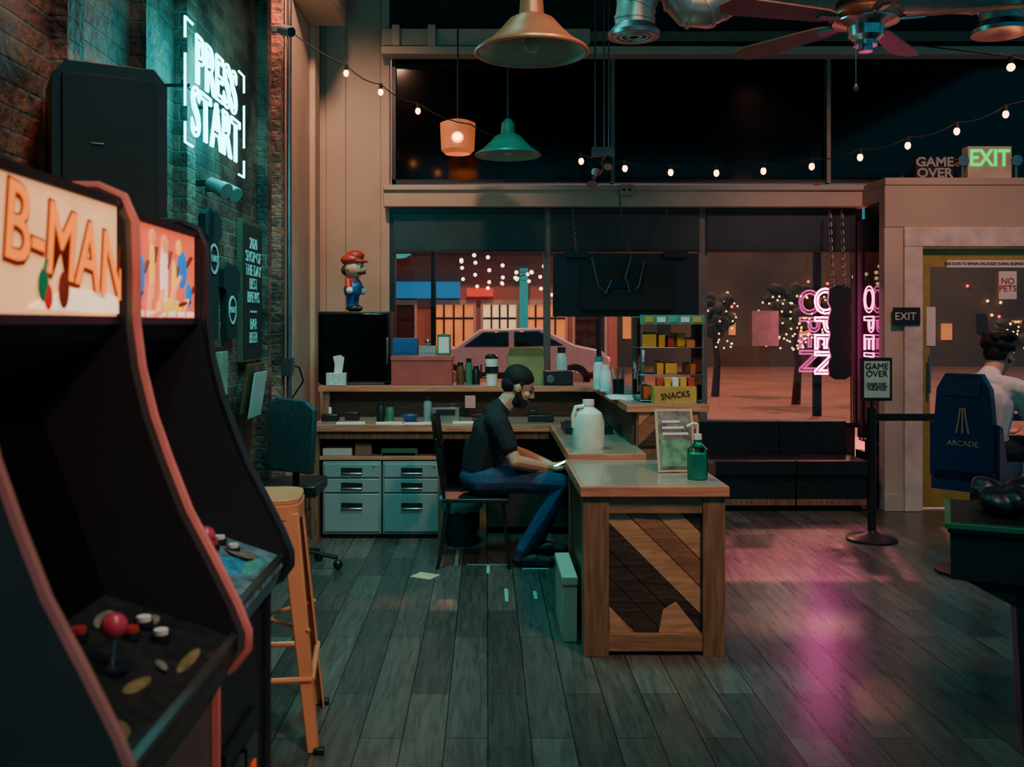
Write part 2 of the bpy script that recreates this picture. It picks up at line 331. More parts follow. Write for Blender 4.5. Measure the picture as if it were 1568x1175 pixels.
# ---------------------------------------------------------------- outside
b=B('street'); b.box(-16,26,YW+.25,60,-.15,-.05,M('asphalt','#a07a68',.7,var=.2,scale=.6)); b.box(-16,26,YW+.25,12,-.05,-.01,M('sidewalk','#b58c78',.7,scale=1)); b.done()
b=B('storefront_building')
FAC=M('facade_stucco','#ae7868',.8,var=.2,scale=.4); yb=30
b.box(-14,4,yb,yb+3,-.05,5.2,FAC); b.box(4,26,yb+6,yb+9,-.05,4.6,M('far_facade','#5c5648',.8,scale=.3,var=.4))
OWIN=M('lit_shop_window','#e08040',.5,emit='#ff8a45',es=1.1,var=.5,scale=1); WWIN=M('pale_shop_window','#f0c0a0',.5,emit='#ffc890',es=1.6); DWN=M('dark_shop_window','#3a2722',.3)
for i,(a,c,mm) in enumerate(((-4.2,-2.2,DWN),(-1.6,-.4,OWIN),(-.1,.9,WWIN),(1.2,2.4,OWIN),(2.7,3.6,DWN))):
    b.box(a,c,yb-.06,yb,.5,2.1,mm); b.box(a-.08,c+.08,yb-.12,yb,2.1,2.25,TRIM); b.box(a-.08,a,yb-.12,yb,.2,2.1,TRIM); b.box(c,c+.08,yb-.12,yb,.2,2.1,TRIM)
    for f in (.25,.5,.75): b.box(a+(c-a)*f-.03,a+(c-a)*f+.03,yb-.1,yb,.5,2.1,DWN)
    b.box(a,c,yb-.09,yb,1.65,1.72,DWN)
b.box(-3.0,-.8,yb-.3,yb-.1,2.3,2.8,M('blue_lightbox','#1f6b9a',.4,emit='#1f8fd0',es=.7)); b.box(-4.5,4,yb-.9,yb,3.6,3.75,DWN)
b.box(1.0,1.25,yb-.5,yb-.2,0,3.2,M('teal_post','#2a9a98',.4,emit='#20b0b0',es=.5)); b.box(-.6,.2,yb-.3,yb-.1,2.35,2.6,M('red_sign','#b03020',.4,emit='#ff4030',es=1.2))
for k in range(14):
    a=5+k*1.3; b.box(a,a+random.uniform(.2,.5),yb+5.9,yb+6,random.uniform(.9,1.4),random.uniform(1.5,2.0),random.choice((OWIN,DWN,DWN)))
for k in range(26):
    b.sph((random.uniform(7,19),yb+5.85,random.uniform(1.6,3.2)),.05,random.choice((M('far_lamp_warm','#ffb060',.4,emit='#ff9a50',es=9),M('far_lamp_red','#ff5040',.4,emit='#ff5038',es=6))),n=8)
b.done()
b=B('patio_string_lights')
for r in range(4):
    pts=[]
    for k in range(9):
        x=-.35+k*.2+random.uniform(-.03,.03); z=2.42-.09*r*.8+.1*math.sin(k*1.1+r)-.02*k; y=14+r*.5
        pts.append((x,y,z)); b.sph((x,y,z),.028,M('patio_bulb','#ffd0b0',.4,emit='#ffc8a0',es=9),n=8)
    b.tube([(-.8,14+r*.5,2.6)]+pts+[(1.7,14+r*.5,2.6)],.004,BLK,n=4)
b.cyl((-.8,14.8,-.05),(-.8,14.8,2.7),.04,BLK);b.cyl((1.7,14.8,-.05),(1.7,14.8,2.7),.04,BLK); b.box(-.82,-.78,14,15.6,2.58,2.62,BLK); b.box(1.68,1.72,14,15.6,2.58,2.62,BLK)
b.done()
def tree(x,y,h,r,nl):
    b=B('street_tree'); b.tube([(x,y,-.05),(x+.05,y,h*.3),(x-.03,y,h*.62)],[.09,.07,.05],M('bark','#3d2c20',.8))
    for k in range(30):
        a=random.uniform(0,6.28);rr=r*math.sqrt(random.random());z=h*.7+random.uniform(-.25,.35)*h*.5
        b.sph((x+rr*math.cos(a)*.9,y+rr*math.sin(a)*.9,z),(random.uniform(.1,.22),random.uniform(.1,.22),random.uniform(.08,.16)),M('foliage','#3c4430',.8,var=.5,scale=6,bump=1),rot=(random.random(),random.random(),0),n=8)
    for k in range(nl):
        a=random.uniform(0,6.28);rr=r*1.35*math.sqrt(random.random()); z=h*.62+random.uniform(-.35,.35)*h*.6
        b.sph((x+rr*math.cos(a),y-abs(rr*math.sin(a))-.1,z),.018,M('tree_light','#ffc890',.4,emit='#ffb060',es=10),n=6)
    b.done()
tree(6.0,19,2.5,.6,120); tree(4.9,21,2.4,.4,25); tree(12.2,22,1.9,.8,60); tree(9.6,24,2.2,.6,25)
def car(name,x,y,col):
    b=B(name); P=M(name+'_paint',col,.25,.0,coat=.6,var=.03); G=M('car_glass','#0c1013',.08)
    b.T=Matrix.Translation((0,0,-.03))
    prof=[(-2.1,.35),(-2.12,.75),(-1.95,.95),(-1.3,1.02),(-.75,1.42),(.6,1.46),(1.35,1.08),(1.95,.95),(2.12,.75),(2.12,.35)]
    b.prism([(x+a,y-.85,z) for a,z in prof],(0,1.7,0),P)
    b.prism([(x+a,y-.87,z) for a,z in ((-1.15,1.02),(-.68,1.36),(-.1,1.38),(-.1,1.02))],(0,1.74,0),G); b.prism([(x+a,y-.87,z) for a,z in ((0,1.02),(0,1.38),(.55,1.39),(1.15,1.05))],(0,1.74,0),G)
    for wx in (-1.35,1.35):
        for yy in (y-.88,y+.7): b.cyl((x+wx,yy,.32),(x+wx,yy+.2,.32),.34,BLKM,n=28); b.cyl((x+wx,yy-.02,.32),(x+wx,yy+.22,.32),.2,CHR,n=20)
    b.box(x+1.85,x+2.14,y-.8,y-.5,.68,.82,M('tail_lamp','#ff5030',.3,emit='#ff4020',es=4)); b.box(x-2.14,x-1.9,y-.8,y-.5,.68,.82,WHT); b.box(x-2.16,x+2.16,y-.87,y+.87,.33,.48,BLK)
    b.done(.04)
car('car',.6,22.5,'#e4dcd6')
b=B('street_lamp'); b.tube([(5.6,16.6,-.05),(5.6,16.6,7.4),(5.4,16.3,7.9),(4.9,15.9,8.0)],[.08,.06,.05,.04],BLKM); b.box(4.6,5.1,15.75,16.05,7.9,8.02,BLKM); b.done()

# ---------------------------------------------------------------- reception desk
b=B('reception_desk')
DL=-1.22; zt=.80
b.box(DL,.44,6.8,7.4,zt-.045,zt,WTOP); b.box(DL+.02,.44,6.82,7.4,zt,zt+.003,TOPS)
b.box(DL-.03,1.27,7.28,7.75,1.0,1.04,WTOP); b.box(DL-.01,1.25,7.3,7.75,1.04,1.043,TOPS)
b.box(DL,DL+.05,6.82,6.9,0,zt-.045,WPOST); b.box(DL,DL+.05,7.3,7.36,zt,1.0,WPOST); b.box(DL,1.2,7.42,7.46,0,1.0,WDP)
b.box(DL,DL+.03,6.9,7.4,0,zt-.045,WDP); b.box(DL+.05,-.33,6.86,7.4,.55,.575,WTOP); b.box(-.34,-.3,6.84,7.4,0,zt-.045,WPOST)
b.box(-.05,.0,6.95,7.4,0,.755,WPOST); b.box(.0,.85,7.0,7.03,.05,.7,M('dark_cabinet','#3a2c25',.5)); b.box(DL+.05,.44,6.83,6.85,zt-.1,zt-.045,WPOST)
b.box(.42,.43,6.99,7.0,.05,.7,BLK)
# return counter
b.box(.44,.86,5.27,7.4,zt-.045,zt,WTOP); b.box(.46,.86,5.29,7.4,zt,zt+.003,TOPS)
b.box(.8,1.27,5.58,7.28,1.0,1.04,WTOP); b.box(.82,1.25,5.6,7.28,1.04,1.043,TOPS)
b.box(.86,1.22,5.62,5.66,0,1.0,WPOST); b.box(1.18,1.22,5.66,7.42,0,1.0,WDP); b.box(.84,.87,5.66,7.4,zt,1.0,WDP); b.box(.46,.5,5.3,5.36,0,zt-.045,WPOST)
b.box(.86,1.23,5.26,5.62,.0,.755,WDP)
# front block
fx0,fx1,fy=.437,1.077,4.42; tz=.77
b.box(fx0-.015,fx1+.015,fy-.02,5.26,tz-.045,tz,WTOP); b.box(fx0+.0,fx1,fy,5.26,tz,tz+.003,TOPS)
b.box(fx0,fx0+.115,fy,fy+.09,0,tz-.045,WPOST); b.box(fx1-.1,fx1,fy,fy+.09,0,tz-.045,WPOST)
wf=wood('rail_wood','#7a5038','#a97450','x')
b.box(fx0+.115,fx1-.1,fy+.01,fy+.07,tz-.125,tz-.045,wf); b.box(fx0+.115,fx1-.1,fy+.01,fy+.07,0.02,.1,wf)
b.box(fx0+.02,fx0+.045,fy+.09,5.2,.03,tz-.045,WDP); b.box(fx1-.04,fx1-.01,fy+.09,5.26,0,tz-.045,WDP); b.box(fx0,fx0+.07,5.15,5.22,0,tz-.045,WPOST)
b.box(fx0+.1,fx1-.08,fy+.06,fy+.075,.05,.7,WDK)
def clip(poly,n,c,keep):
    out=[]
    for i in range(len(poly)):
        p,q=poly[i],poly[(i+1)%len(poly)]; a=n[0]*p[0]+n[1]*p[1]-c; d=n[0]*q[0]+n[1]*q[1]-c
        if keep<0: a,d=-a,-d
        if a>=0: out.append(p)
        if a*d<0: t=a/(a-d); out.append((p[0]+t*(q[0]-p[0]),p[1]+t*(q[1]-p[1])))
    return out
def diag(b,rx0,rx1,rz0,rz1,y,mats,w=.085,sgn=1):
    rect=[(rx0,rz0),(rx1,rz0),(rx1,rz1),(rx0,rz1)]; s2=math.sqrt(.5); n=(s2*sgn,s2)
    cs=[n[0]*p[0]+n[1]*p[1] for p in rect]; c=min(cs); k=0
    while c<max(cs):
        q=clip(clip(rect,n,c+.0015,1),n,c+w-.0015,-1)
        if len(q)>=3: b.prism([(p[0],y-random.uniform(0,.008),p[1]) for p in q],(0,.02,0),mats[k%len(mats)])
        c+=w;k+=1
diag(b,fx0+.118,fx1-.103,.1,tz-.125,fy+.035,[WMD,WDK,WDK,WDK,WLT,WMD,WLT,WDK,WLT],.088)
b.prism([(.78,fy+.022,.10),(.97,fy+.022,.10),(.86,fy+.022,.24),(.80,fy+.022,.20)],(0,.02,0),WLT)
b.prism([(fx0+.12,fy+.022,.10),(fx0+.22,fy+.022,.10),(fx0+.12,fy+.022,.22)],(0,.02,0),WLT)
diag(b,.87,1.21,zt+.003,.998,5.605,[WMD,WLT,WDK],.08,sgn=-1)
b.done(.004)
b=B('storage_carton'); b.box(.36,.428,4.62,5.1,0,.3,CRM); b.box(.355,.43,4.61,5.11,.27,.31,TRIM); b.done(.004)

def filecab(x,d):
    b=B('filing_cabinet'); G=M('cabinet_grey','#8b9796',.45,.2,var=.04); w=.41; y=d
    b.box(x,x+w,y,y+.5,.03,.54,G); b.box(x+.01,x+w-.01,y+.02,y+.5,0,.03,BLK)
    for z0,z1 in ((.05,.315),(.325,.42),(.43,.525)):
        b.box(x+.012,x+w-.012,y-.015,y,z0,z1,G); zc=(z0+z1)/2+(.05 if z1-z0>.2 else 0)
        b.box(x+.13,x+.28,y-.018,y-.01,zc-.018,zc+.022,BLK); b.box(x+.13,x+.28,y-.03,y-.015,zc-.024,zc-.014,CHR)
    b.cyl((x+w-.05,y-.02,.505),(x+w-.05,y-.01,.505),.008,CHR); b.done(.004)
filecab(X(493,6.83),6.86); filecab(X(493,6.83)+.42,6.86)

# ---------------------------------------------------------------- things on the desk
D1=7.5; zu=1.043; zl=.803
b=B('mini_fridge'); b.box(X(486,7.4),X(597,7.4),7.42,7.74,zu+.015,Z(477,7.4),BLK); b.box(X(488,7.4),X(595,7.4),7.39,7.42,zu+.02,Z(480,7.4),BLKG); b.box(X(590,7.33),X(594,7.33),7.37,7.39,1.2,1.4,STL)
for xx in (486,585): b.box(X(xx,7.4)+.01,X(xx,7.4)+.05,7.44,7.7,zu,zu+.015,BLK)
b.done(.008); FT=Z(477,7.4)
b=B('tissue_box'); b.box(X(501,7.35),X(531,7.35),7.29,7.36,zu,Z(571,7.35),M('tissue_carton','#b9c0ba',.6,var=.3,scale=40))
xc=X(518,7.35); b.prism([(xc-.03,7.33,1.13),(xc+.03,7.33,1.13),(xc+.05,7.31,1.25),(xc+.02,7.32,1.27),(xc-.04,7.34,1.26),(xc-.025,7.33,1.2)],(0,.02,.0),WHT); b.done(.003)
b=B('storage_box'); b.box(X(600,7.4),X(693,7.4),7.35,7.6,zu,Z(547,7.4),M('brick_red_box','#a8443e',.6)); b.box(X(599,7.4),X(694,7.4),7.345,7.605,Z(552,7.4),Z(545,7.4),M('brick_red_lid','#b04e44',.6)); b.done(.003); ZB=Z(545,7.4)
b=B('boxed_games')
for a,c,t,mm in ((602,640,518,BLU),(642,668,530,M('grey_box','#7b8a86',.6)),(670,690,512,GRN)): b.box(X(a,7.45),X(c,7.45),7.4,7.5,ZB,Z(t,7.45),mm); b.box(X(a,7.45)+.01,X(c,7.45)-.01,7.397,7.4,ZB+.02,Z(t,7.45)-.02,WHT if mm==GRN else mm)
b.sph((X(655,7.42),7.44,Z(524,7.42)),.025,CHR,n=12); b.done(.002)
def jar(px,d,z,h,r,m,cap=BLK,name='jar'):
    b=B(name); x=X(px,d); b.lathe([(0,0),(r,0),(r,h*.72),(r*.75,h*.82),(r*.75,h*.84),(0,h*.84)],(x,d,z),m,n=20); b.cyl((x,d,z+h*.82),(x,d,z+h),r*.7,cap,n=16); b.done()
jar(705,7.45,zu,.17,.03,M('amber','#6c4028',.2)); jar(718,7.45,zu,.2,.028,GRN); jar(729,7.5,zu,.14,.03,BLK)
b=B('coffee_tumbler'); x=X(753,7.4); b.lathe([(0,0),(.04,0),(.05,.2),(.048,.2),(.046,.19),(0,.19)],(x,7.4,zu),WHT); b.lathe([(.052,.2),(.052,.215),(.03,.235),(0,.235)],(x,7.4,zu),BLK); b.cyl((x,7.4,zu+.09),(x,7.4,zu+.14),.0505,BLK,r1=.0505); b.tube([(x-.045,7.39,1.2),(x-.08,7.38,1.2),(x-.08,7.38,1.1),(x-.042,7.39,1.1)],.007,BLK); b.done()
b=B('cardboard_box'); b.box(X(777,7.5),X(832,7.5),7.42,7.65,zu,Z(545,7.5),M('cardboard','#8d8152',.8)); b.prism([(X(777,7.5),7.42,Z(545,7.5)),(X(832,7.5),7.42,Z(545,7.5)),(X(829,7.5),7.39,Z(532,7.5)),(X(780,7.5),7.39,Z(532,7.5))],(0,.004,0),M('cardboard')); b.done(.002)
b=B('speaker_box'); b.box(X(832,7.4),X(876,7.4),7.32,7.5,zu,Z(568,7.4),BLK); b.box(X(835,7.4),X(873,7.4),7.315,7.32,zu+.01,Z(571,7.4),BLKM); b.cyl((X(842,7.4),7.31,1.09),(X(842,7.4),7.32,1.09),.03,STL); b.done(.004)
jar(860,7.6,zu,.28,.045,M('pale_bottle','#a9c4bc',.3),name='water_bottle'); jar(917,6.9,zu,.23,.04,M('white_bottle','#cfd8d6',.4),M('teal_cap','#2f7f7c',.4),name='spray_bottle'); jar(927,6.7,zu,.18,.04,M('white_bottle'),WHT,name='spray_bottle')
b=B('pen_cup'); x,y=X(947,6.4),6.4; b.lathe([(0,0),(.035,0),(.04,.1),(.036,.1),(.033,.01),(0,.01)],(x,y,zu),BLK)
for k in range(7): a=k*.9; b.cyl((x+.01*math.cos(a),y+.01*math.sin(a),zu+.02),(x+.05*math.cos(a),y+.05*math.sin(a),zu+.17),.004,random.choice((BLU,RED,WHT,GRN)),n=8)
b.done()
b=B('paper_stack')
for k in range(5): b.box(X(955,6.1)-.1+k*.012,X(955,6.1)+.04,5.95+.02*k,6.2,zu+.003*k,zu+.003*k+.003,WHT,rot=(0,0,.2*k))
b.done()
b=B('snack_display_case'); x0,x1,y0,y1=X(972,6.0),X(1062,6.0),5.75,6.05
ACR=glass('acrylic','#c8e0da',1.5); SHG=M('shelf_green','#5b8a6e',.4)
for xx in (x0,x1): 
    for yy in (y0,y1): b.cyl((xx,yy,zu),(xx,yy,1.55),.006,STL,n=8)
for z in (1.05,1.2,1.36,1.54): b.box(x0-.01,x1+.01,y0-.01,y1+.01,z,z+.006,SHG if z>1.5 else STL)
b.box(x0-.01,x1+.01,y0-.02,y0-.012,1.5,1.555,SHG); b.box(x1,x1+.004,y0,y1,zu,1.54,ACR); b.box(x0-.004,x0,y0,y1,zu,1.54,ACR)
for k in range(5): b.box(x0+.02+k*.07,x0+.07+k*.07,y0-.024,y0-.02,1.512,1.543,(YLB,WHT,TEAL,WHT,YLB)[k])
random.seed(3)
for z in (1.058,1.208,1.368):
    xx=x0+.02
    while xx<x1-.06:
        w=random.uniform(.03,.09); h=random.uniform(.04,.11); 
        if random.random()<.8: b.box(xx,min(xx+w,x1-.01),y0+.02+random.uniform(0,.08),y0+.2,z,z+h,random.choice((RED,ORG,YLB,WHT,GRN,ORG,YLB)),rot=(random.uniform(-.1,.1),0,random.uniform(-.25,.25)))
        xx+=w+.012
b.done(.003)
b=B('snack_crate'); x0,x1=X(998,5.7),X(1062,5.7); b.box(x0,x1,5.62,5.73,zu,zu+.1,M('kraft_yellow','#b98d42',.6)); b.text('SNACKS',.05,((x0+x1)/2,5.617,zu+.05),BLK,sx=.9,rotz=.12)
for k in range(5): b.box(x0+.02+k*.045,x0+.055+k*.045,5.64,5.7,zu+.1,zu+.15,random.choice((YLB,RED,WHT)))
b.done(.003)
b=B('card_rack'); x=X(970,6.5); b.box(x-.02,x+.06,6.4,6.46,zu,zu+.02,BLK); b.box(x-.02,x+.06,6.42,6.43,zu,zu+.3,BLK)
for k in range(4): b.box(x-.015,x+.055,6.405-.006*k,6.41-.006*k,zu+.03+k*.06,zu+.11+k*.06,(WHT,GRN,YLB,WHT)[k])
b.done(.002)
b=B('water_jug'); x,y=X(901,5.5),5.5
b.lathe([(0,0),(.085,0),(.09,.02),(.09,.15),(.075,.2),(.03,.235),(.03,.25),(0,.25)],(x,y,zl),M('milky_jug','#c9d2bd',.4),n=24); b.cyl((x,y,zl+.245),(x,y,zl+.275),.033,WHT)
b.tube([(x-.028,y-.02,zl+.24),(x-.075,y-.03,zl+.235),(x-.088,y-.03,zl+.19),(x-.085,y-.02,zl+.12)],.012,M('milky_jug')); b.done()
b=B('framed_flyer'); xa,xb=X(1010,4.75),X(1070,4.75)
rr=(math.radians(-12),0,math.radians(6)); pv=(xa,4.8,.775); zt2=.775+.31
b.box(xa,xb,4.79,4.80,.775,zt2,M('birch_frame','#c8a987',.5),rot=rr,piv=pv); b.box(xa+.012,xb-.012,4.784,4.79,.79,zt2-.012,M('flyer_print','#6f6a62',.5,var=.8,scale=22),rot=rr,piv=pv)
b.box(xa+.02,xb-.02,4.781,4.784,.8,.93,M('flyer_green','#5f9272',.5,var=.5,scale=25),rot=rr,piv=pv)
for k in range(3): b.box(xa+.03,xb-.03-.02*k,4.781,4.784,.955+.03*k,.967+.03*k,WHT,rot=rr,piv=pv)
b.box((xa+xb)/2-.02,(xa+xb)/2+.02,4.84,4.95,.774,.782,BLK); b.done()
b=B('sanitizer_bottle'); x,y=X(1068,4.6),4.6
b.lathe([(0,0),(.045,0),(.047,.01),(.047,.14),(.02,.17),(.018,.19),(0,.19)],(x,y,.7735),glass('gel','#a8f0e0',1.45,.05),n=24); b.lathe([(0,.004),(.042,.004),(.042,.12),(0,.12)],(x,y,.7735),M('gel_core','#5fd0b8',.2,emit='#2f9a80',es=.08),n=20)
b.cyl((x,y,.96),(x,y,.985),.02,WHT); b.cyl((x,y,.985),(x,y,1.03),.006,WHT); b.tube([(x,y,1.03),(x-.02,y,1.035),(x-.05,y,1.02)],.007,WHT); b.done()
# lower desk clutter
b=B('desk_radio'); b.box(X(662,7.0),X(703,7.0),6.98,7.1,zl,zl+.1,M('silver_radio','#87867c',.35,.5)); b.box(X(668,7.0),X(697,7.0),6.975,6.98,zl+.05,zl+.09,BLK); b.cyl((X(667,7),6.97,zl+.03),(X(667,7),6.98,zl+.03),.012,BLK); b.tube([(X(665,7),7.05,zl+.1),(X(665,7),7.05,zl+.12),(X(700,7),7.05,zl+.12),(X(700,7),7.05,zl+.1)],.005,BLK); b.done(.004)
jar(583,7.05,zl,.14,.03,BLK,name='pill_bottle'); jar(655,7.12,zl,.17,.03,M('grey_box'),name='pill_bottle'); jar(597,7.1,zl,.12,.03,GRN,name='pill_bottle')
b=B('ceramic_bowl'); b.lathe([(0,0),(.035,0),(.06,.05),(.055,.05),(.03,.01),(0,.01)],(X(628,7.0),7.0,zl),BLU); b.done()
b=B('desk_papers')
for px,py_,r in ((540,6.9,.1),(600,6.9,.05),(640,6.88,.2),(715,6.95,.1)): b.box(X(px,7)-.1,X(px,7)+.1,py_-.05,py_+.05,zl,zl+.006,WHT,rot=(0,0,r))
b.done()
b=B('game_controller'); x=X(505,7.05); b.box(x-.06,x+.06,7.03,7.13,zl,zl+.05,BLK); b.box(x+.1,x+.2,7.1,7.18,zl,zl+.06,BLK); b.cyl((x,7.06,zl+.05),(x,7.06,zl+.1),.012,WHT); b.done(.006)
b=B('stapler'); x=X(740,7.05); b.box(x-.08,x+.08,7.03,7.07,zl,zl+.015,BLK); b.box(x-.08,x+.07,7.03,7.07,zl+.03,zl+.055,BLK,rot=(0,-.12,0)); b.done(.004)
b=B('desk_telephone'); x=X(830,7.05); b.box(x-.1,x+.08,6.98,7.15,zl,zl+.05,BLK); b.box(x-.095,x-.04,6.99,7.14,zl+.05,zl+.085,BLK); b.done(.006)
b=B('cash_tray'); b.box(.5,.8,6.2,6.6,zl,zl+.05,BLK); b.box(.52,.78,6.22,6.58,zl+.05,zl+.055,BLKM); b.done(.004)
b=B('sticky_note'); b.box(X(712,7.27),X(728,7.27),7.272,7.28,Z(625,7.27),Z(606,7.27),M('pink_note','#c98a86',.7)); b.done()
b=B('shelf_papers')
for a,c,h,mm in ((496,540,.05,WHT),(545,570,.09,M('photo_card','#8d6a58',.5)),(585,640,.05,GRN),(587,637,.02,WHT)): b.box(X(a,6.95),X(c,6.95),6.9,7.1,.576,.576+h,mm)
b.done(.002)
b=B('waste_bin'); x,y=X(706,6.7),6.68; b.lathe([(0,0),(.1,0),(.13,.3),(.125,.3),(.1,.01),(0,.01)],(x,y,0),BLKM); b.lathe([(.12,.22),(.15,.27),(.155,.32),(.12,.34),(.1,.3),(.04,.36),(0,.33)],(x,y,0),TEAL,n=9); b.done()
b=B('floor_paper'); b.box(-.07,.07,-.06,.06,0,.003,M('old_paper','#c8be94',.7),rot=None); o=b.done(); o.location=(-.365,5.83,.0015); o.rotation_euler=(0,0,-.5)
b=B('floor_strips')  # thin pale teal strips laid flat on the boards
for x0,x1,y0,y1 in ((-.12,.16,6.1,6.12),(.22,.38,6.0,6.02),(.1,.12,5.3,5.55),(.26,.28,5.35,5.5),(-.2,-.18,6.1,6.5),(0,.02,5.9,6.1)): b.box(x0,x1,y0,y1,0,.002,M('teal_strip','#6fb0a8',.5))
b.done()

# ---------------------------------------------------------------- hanging tv, chains, open sign
b=B('hanging_television'); yt=7.95; b.box(X(847,yt),X(1070,yt),yt,yt+.05,Z(485,yt),Z(388,yt),BLK); b.box(X(890,yt),X(1030,yt),yt-.05,yt,Z(475,yt),Z(405,yt),BLKM); b.box(X(925,yt),X(968,yt),yt-.06,yt-.05,Z(442,yt),Z(430,yt),BLKG)
for px in (883,1033): b.box(X(px-18,yt),X(px+18,yt),yt-.04,yt,Z(395,yt),Z(384,yt),BLK); b.chain((X(px,yt),yt,Z(386,yt)),(X(px,yt),yt+.38,Z(322,8.33)),STL)
b.tube([(X(958,yt),8.3,Z(300,8.3)),(X(958,yt),8.2,2.3),(X(965,yt),yt-.06,Z(395,yt)),(X(955,yt),yt-.09,Z(425,yt)),(X(962,yt),yt-.09,Z(447,yt)),(X(975,yt),yt-.09,Z(440,yt)),(X(985,yt),yt-.07,Z(400,yt))],.006,M('grey_cable','#5a5e5e',.5))
b.tube([(X(905,yt),yt-.06,Z(395,yt)),(X(915,yt),yt-.09,Z(440,yt)),(X(925,yt),yt-.09,Z(450,yt)),(X(935,yt),yt-.06,Z(430,yt))],.006,M('grey_cable')); b.done(.005)
b=B('neon_open_reflection'); yn=8.2; PNK=M('pink_neon','#ff90d8',.3,emit='#ff48a8',es=26)
xc=X(1284,yn)
out=[(-.09,.37),(-.04,.4),(.04,.4),(.09,.37),(.1,.26),(.075,.2),(.1,.1),(.08,.0),(.1,-.1),(.075,-.2),(.1,-.28),(.09,-.36),(.04,-.39),(-.04,-.39),(-.09,-.36),(-.1,-.28),(-.075,-.2),(-.1,-.1),(-.08,0),(-.1,.1),(-.075,.2),(-.1,.26)]
b.prism([(xc+.015+a,yn,Z(510,yn)+z) for a,z in out],(0,.03,0),BLK)
for dx in (-.05,.05): b.chain((xc+dx,yn,Z(440,yn)),(xc+dx+.02,8.33,Z(322,8.33)),STL)
b.text('OPEN',.26,(X(1262,8.36),8.36,Z(508,8.36)),PNK,outline=.007,rotz=-math.pi/2,sx=1.12)
for z in (.3,0,-.3): b.cyl((xc-.02,yn+.03,Z(510,yn)+z),(X(1272,8.36),8.35,Z(510,yn)+z),.006,BLK,n=6)
b.done()
b=B('neon_open_reflection'); b.text('OPEN',.3,(XS-.015,8.17,Z(508,8.1)),M('pink_neon_reflection','#ff90d8',.3,emit='#ff50b0',es=6),face='-x',outline=.006,rotz=-math.pi/2,sx=1.0)  # added glowing letters imitate the open sign's reflection in the side glass
for z in (-.28,.28): b.cyl((XS-.012,8.17,Z(508,8.1)+z),(XS+.02,8.17,Z(508,8.1)+z),.006,BLK,n=6)
b.done()
b=B('window_notice'); b.box(X(1153,8.46),X(1194,8.46),8.49,8.495,Z(530,8.46),Z(476,8.46),M('notice_paper','#b39c86',.8)); b.done()
# bench
VIN=M('black_vinyl','#1b1e21',.33,bump=.2,scale=20)
for i,(a,c) in enumerate(((1085,1222),(1222,1332))):
    b=B('waiting_bench'); x0=X(a,7.8)+.0; x1=X(c,7.8)-.01; b.box(x0,x1,7.84,8.42,.05,.3,VIN); b.box(x0,x1,7.8,8.3,.3,.41,VIN); b.box(x0,x1,8.28,8.44,.41,.68,VIN)
    b.box(x0,x1,7.835,7.84,.05,.1,WPOST); b.box(x0+.02,x1-.02,7.9,8.4,0,.05,BLK); b.done(.03)
# stanchion
b=B('queue_stanchion'); x,y=X(1335,6.8),6.8
b.lathe([(0,0),(.17,0),(.17,.015),(.15,.03),(.05,.05),(.03,.07),(0,.07)],(x,y,0),BLK); b.cyl((x,y,.05),(x,y,.93),.028,BLK); b.cyl((x,y,.8),(x,y,.92),.034,BLK); b.cyl((x,y,.93),(x,y,.98),.012,BLK)
b.box(X(1318,y),X(1365,y),y-.012,y+.012,Z(614,y),Z(548,y),BLK); b.box(X(1322,y),X(1361,y),y-.016,y-.012,Z(609,y),Z(553,y),M('sign_mint','#9cc0b2',.5)); b.text('GAME\nOVER',.06,(X(1341,y),y-.018,Z(567,y)),BLK); b.text('PLEASE WAIT\nTO BE SEATED\nTHANK YOU',.022,(X(1341,y),y-.018,Z(592,y)),BLK)
b.box(x,3.75,y-.002,y+.002,.83,.88,BLK); b.lathe([(0,0),(.17,0),(.17,.015),(.05,.05),(0,.07)],(3.78,y,0),BLK); b.cyl((3.78,y,.05),(3.78,y,.93),.028,BLK); b.done()
b=B('exit_placard'); b.box(X(1366,7.85),X(1407,7.85),7.825,7.84,Z(498,7.84),Z(471,7.84),BLK); b.text('EXIT',.085,(X(1386,7.83),7.822,Z(485,7.83)),WHT); b.done(.002)
b=B('exit_sign'); y=8.0; b.box(X(1482,y),X(1549,y),y,y+.1,2.68,Z(224,y),M('exit_housing','#c4b79c',.5)); b.text('EXIT',.19,(X(1515,y),y-.004,Z(243,y)),M('exit_green','#10b050',.4,emit='#00e058',es=1.6),sx=.85,off=.004)
for s in (1474,1556): b.cyl((X(s,y),y-.02,Z(246,y)),(X(s,y),y+.06,Z(246,y)),.045,STL); b.box(X(s,y)-.01,X(s,y)+.01,y,y+.05,2.68,Z(246,y),STL)
b.done(.006)
b=B('game_over_sign'); b.box(X(1402,y),X(1460,y),y,y+.03,2.68,Z(243,y),BLK); b.text('GAME\nOVER',.105,(X(1431,y),y-.003,Z(257,y)),M('sign_grey','#9aa097',.5),sx=1.1,off=.003); b.done(.003)

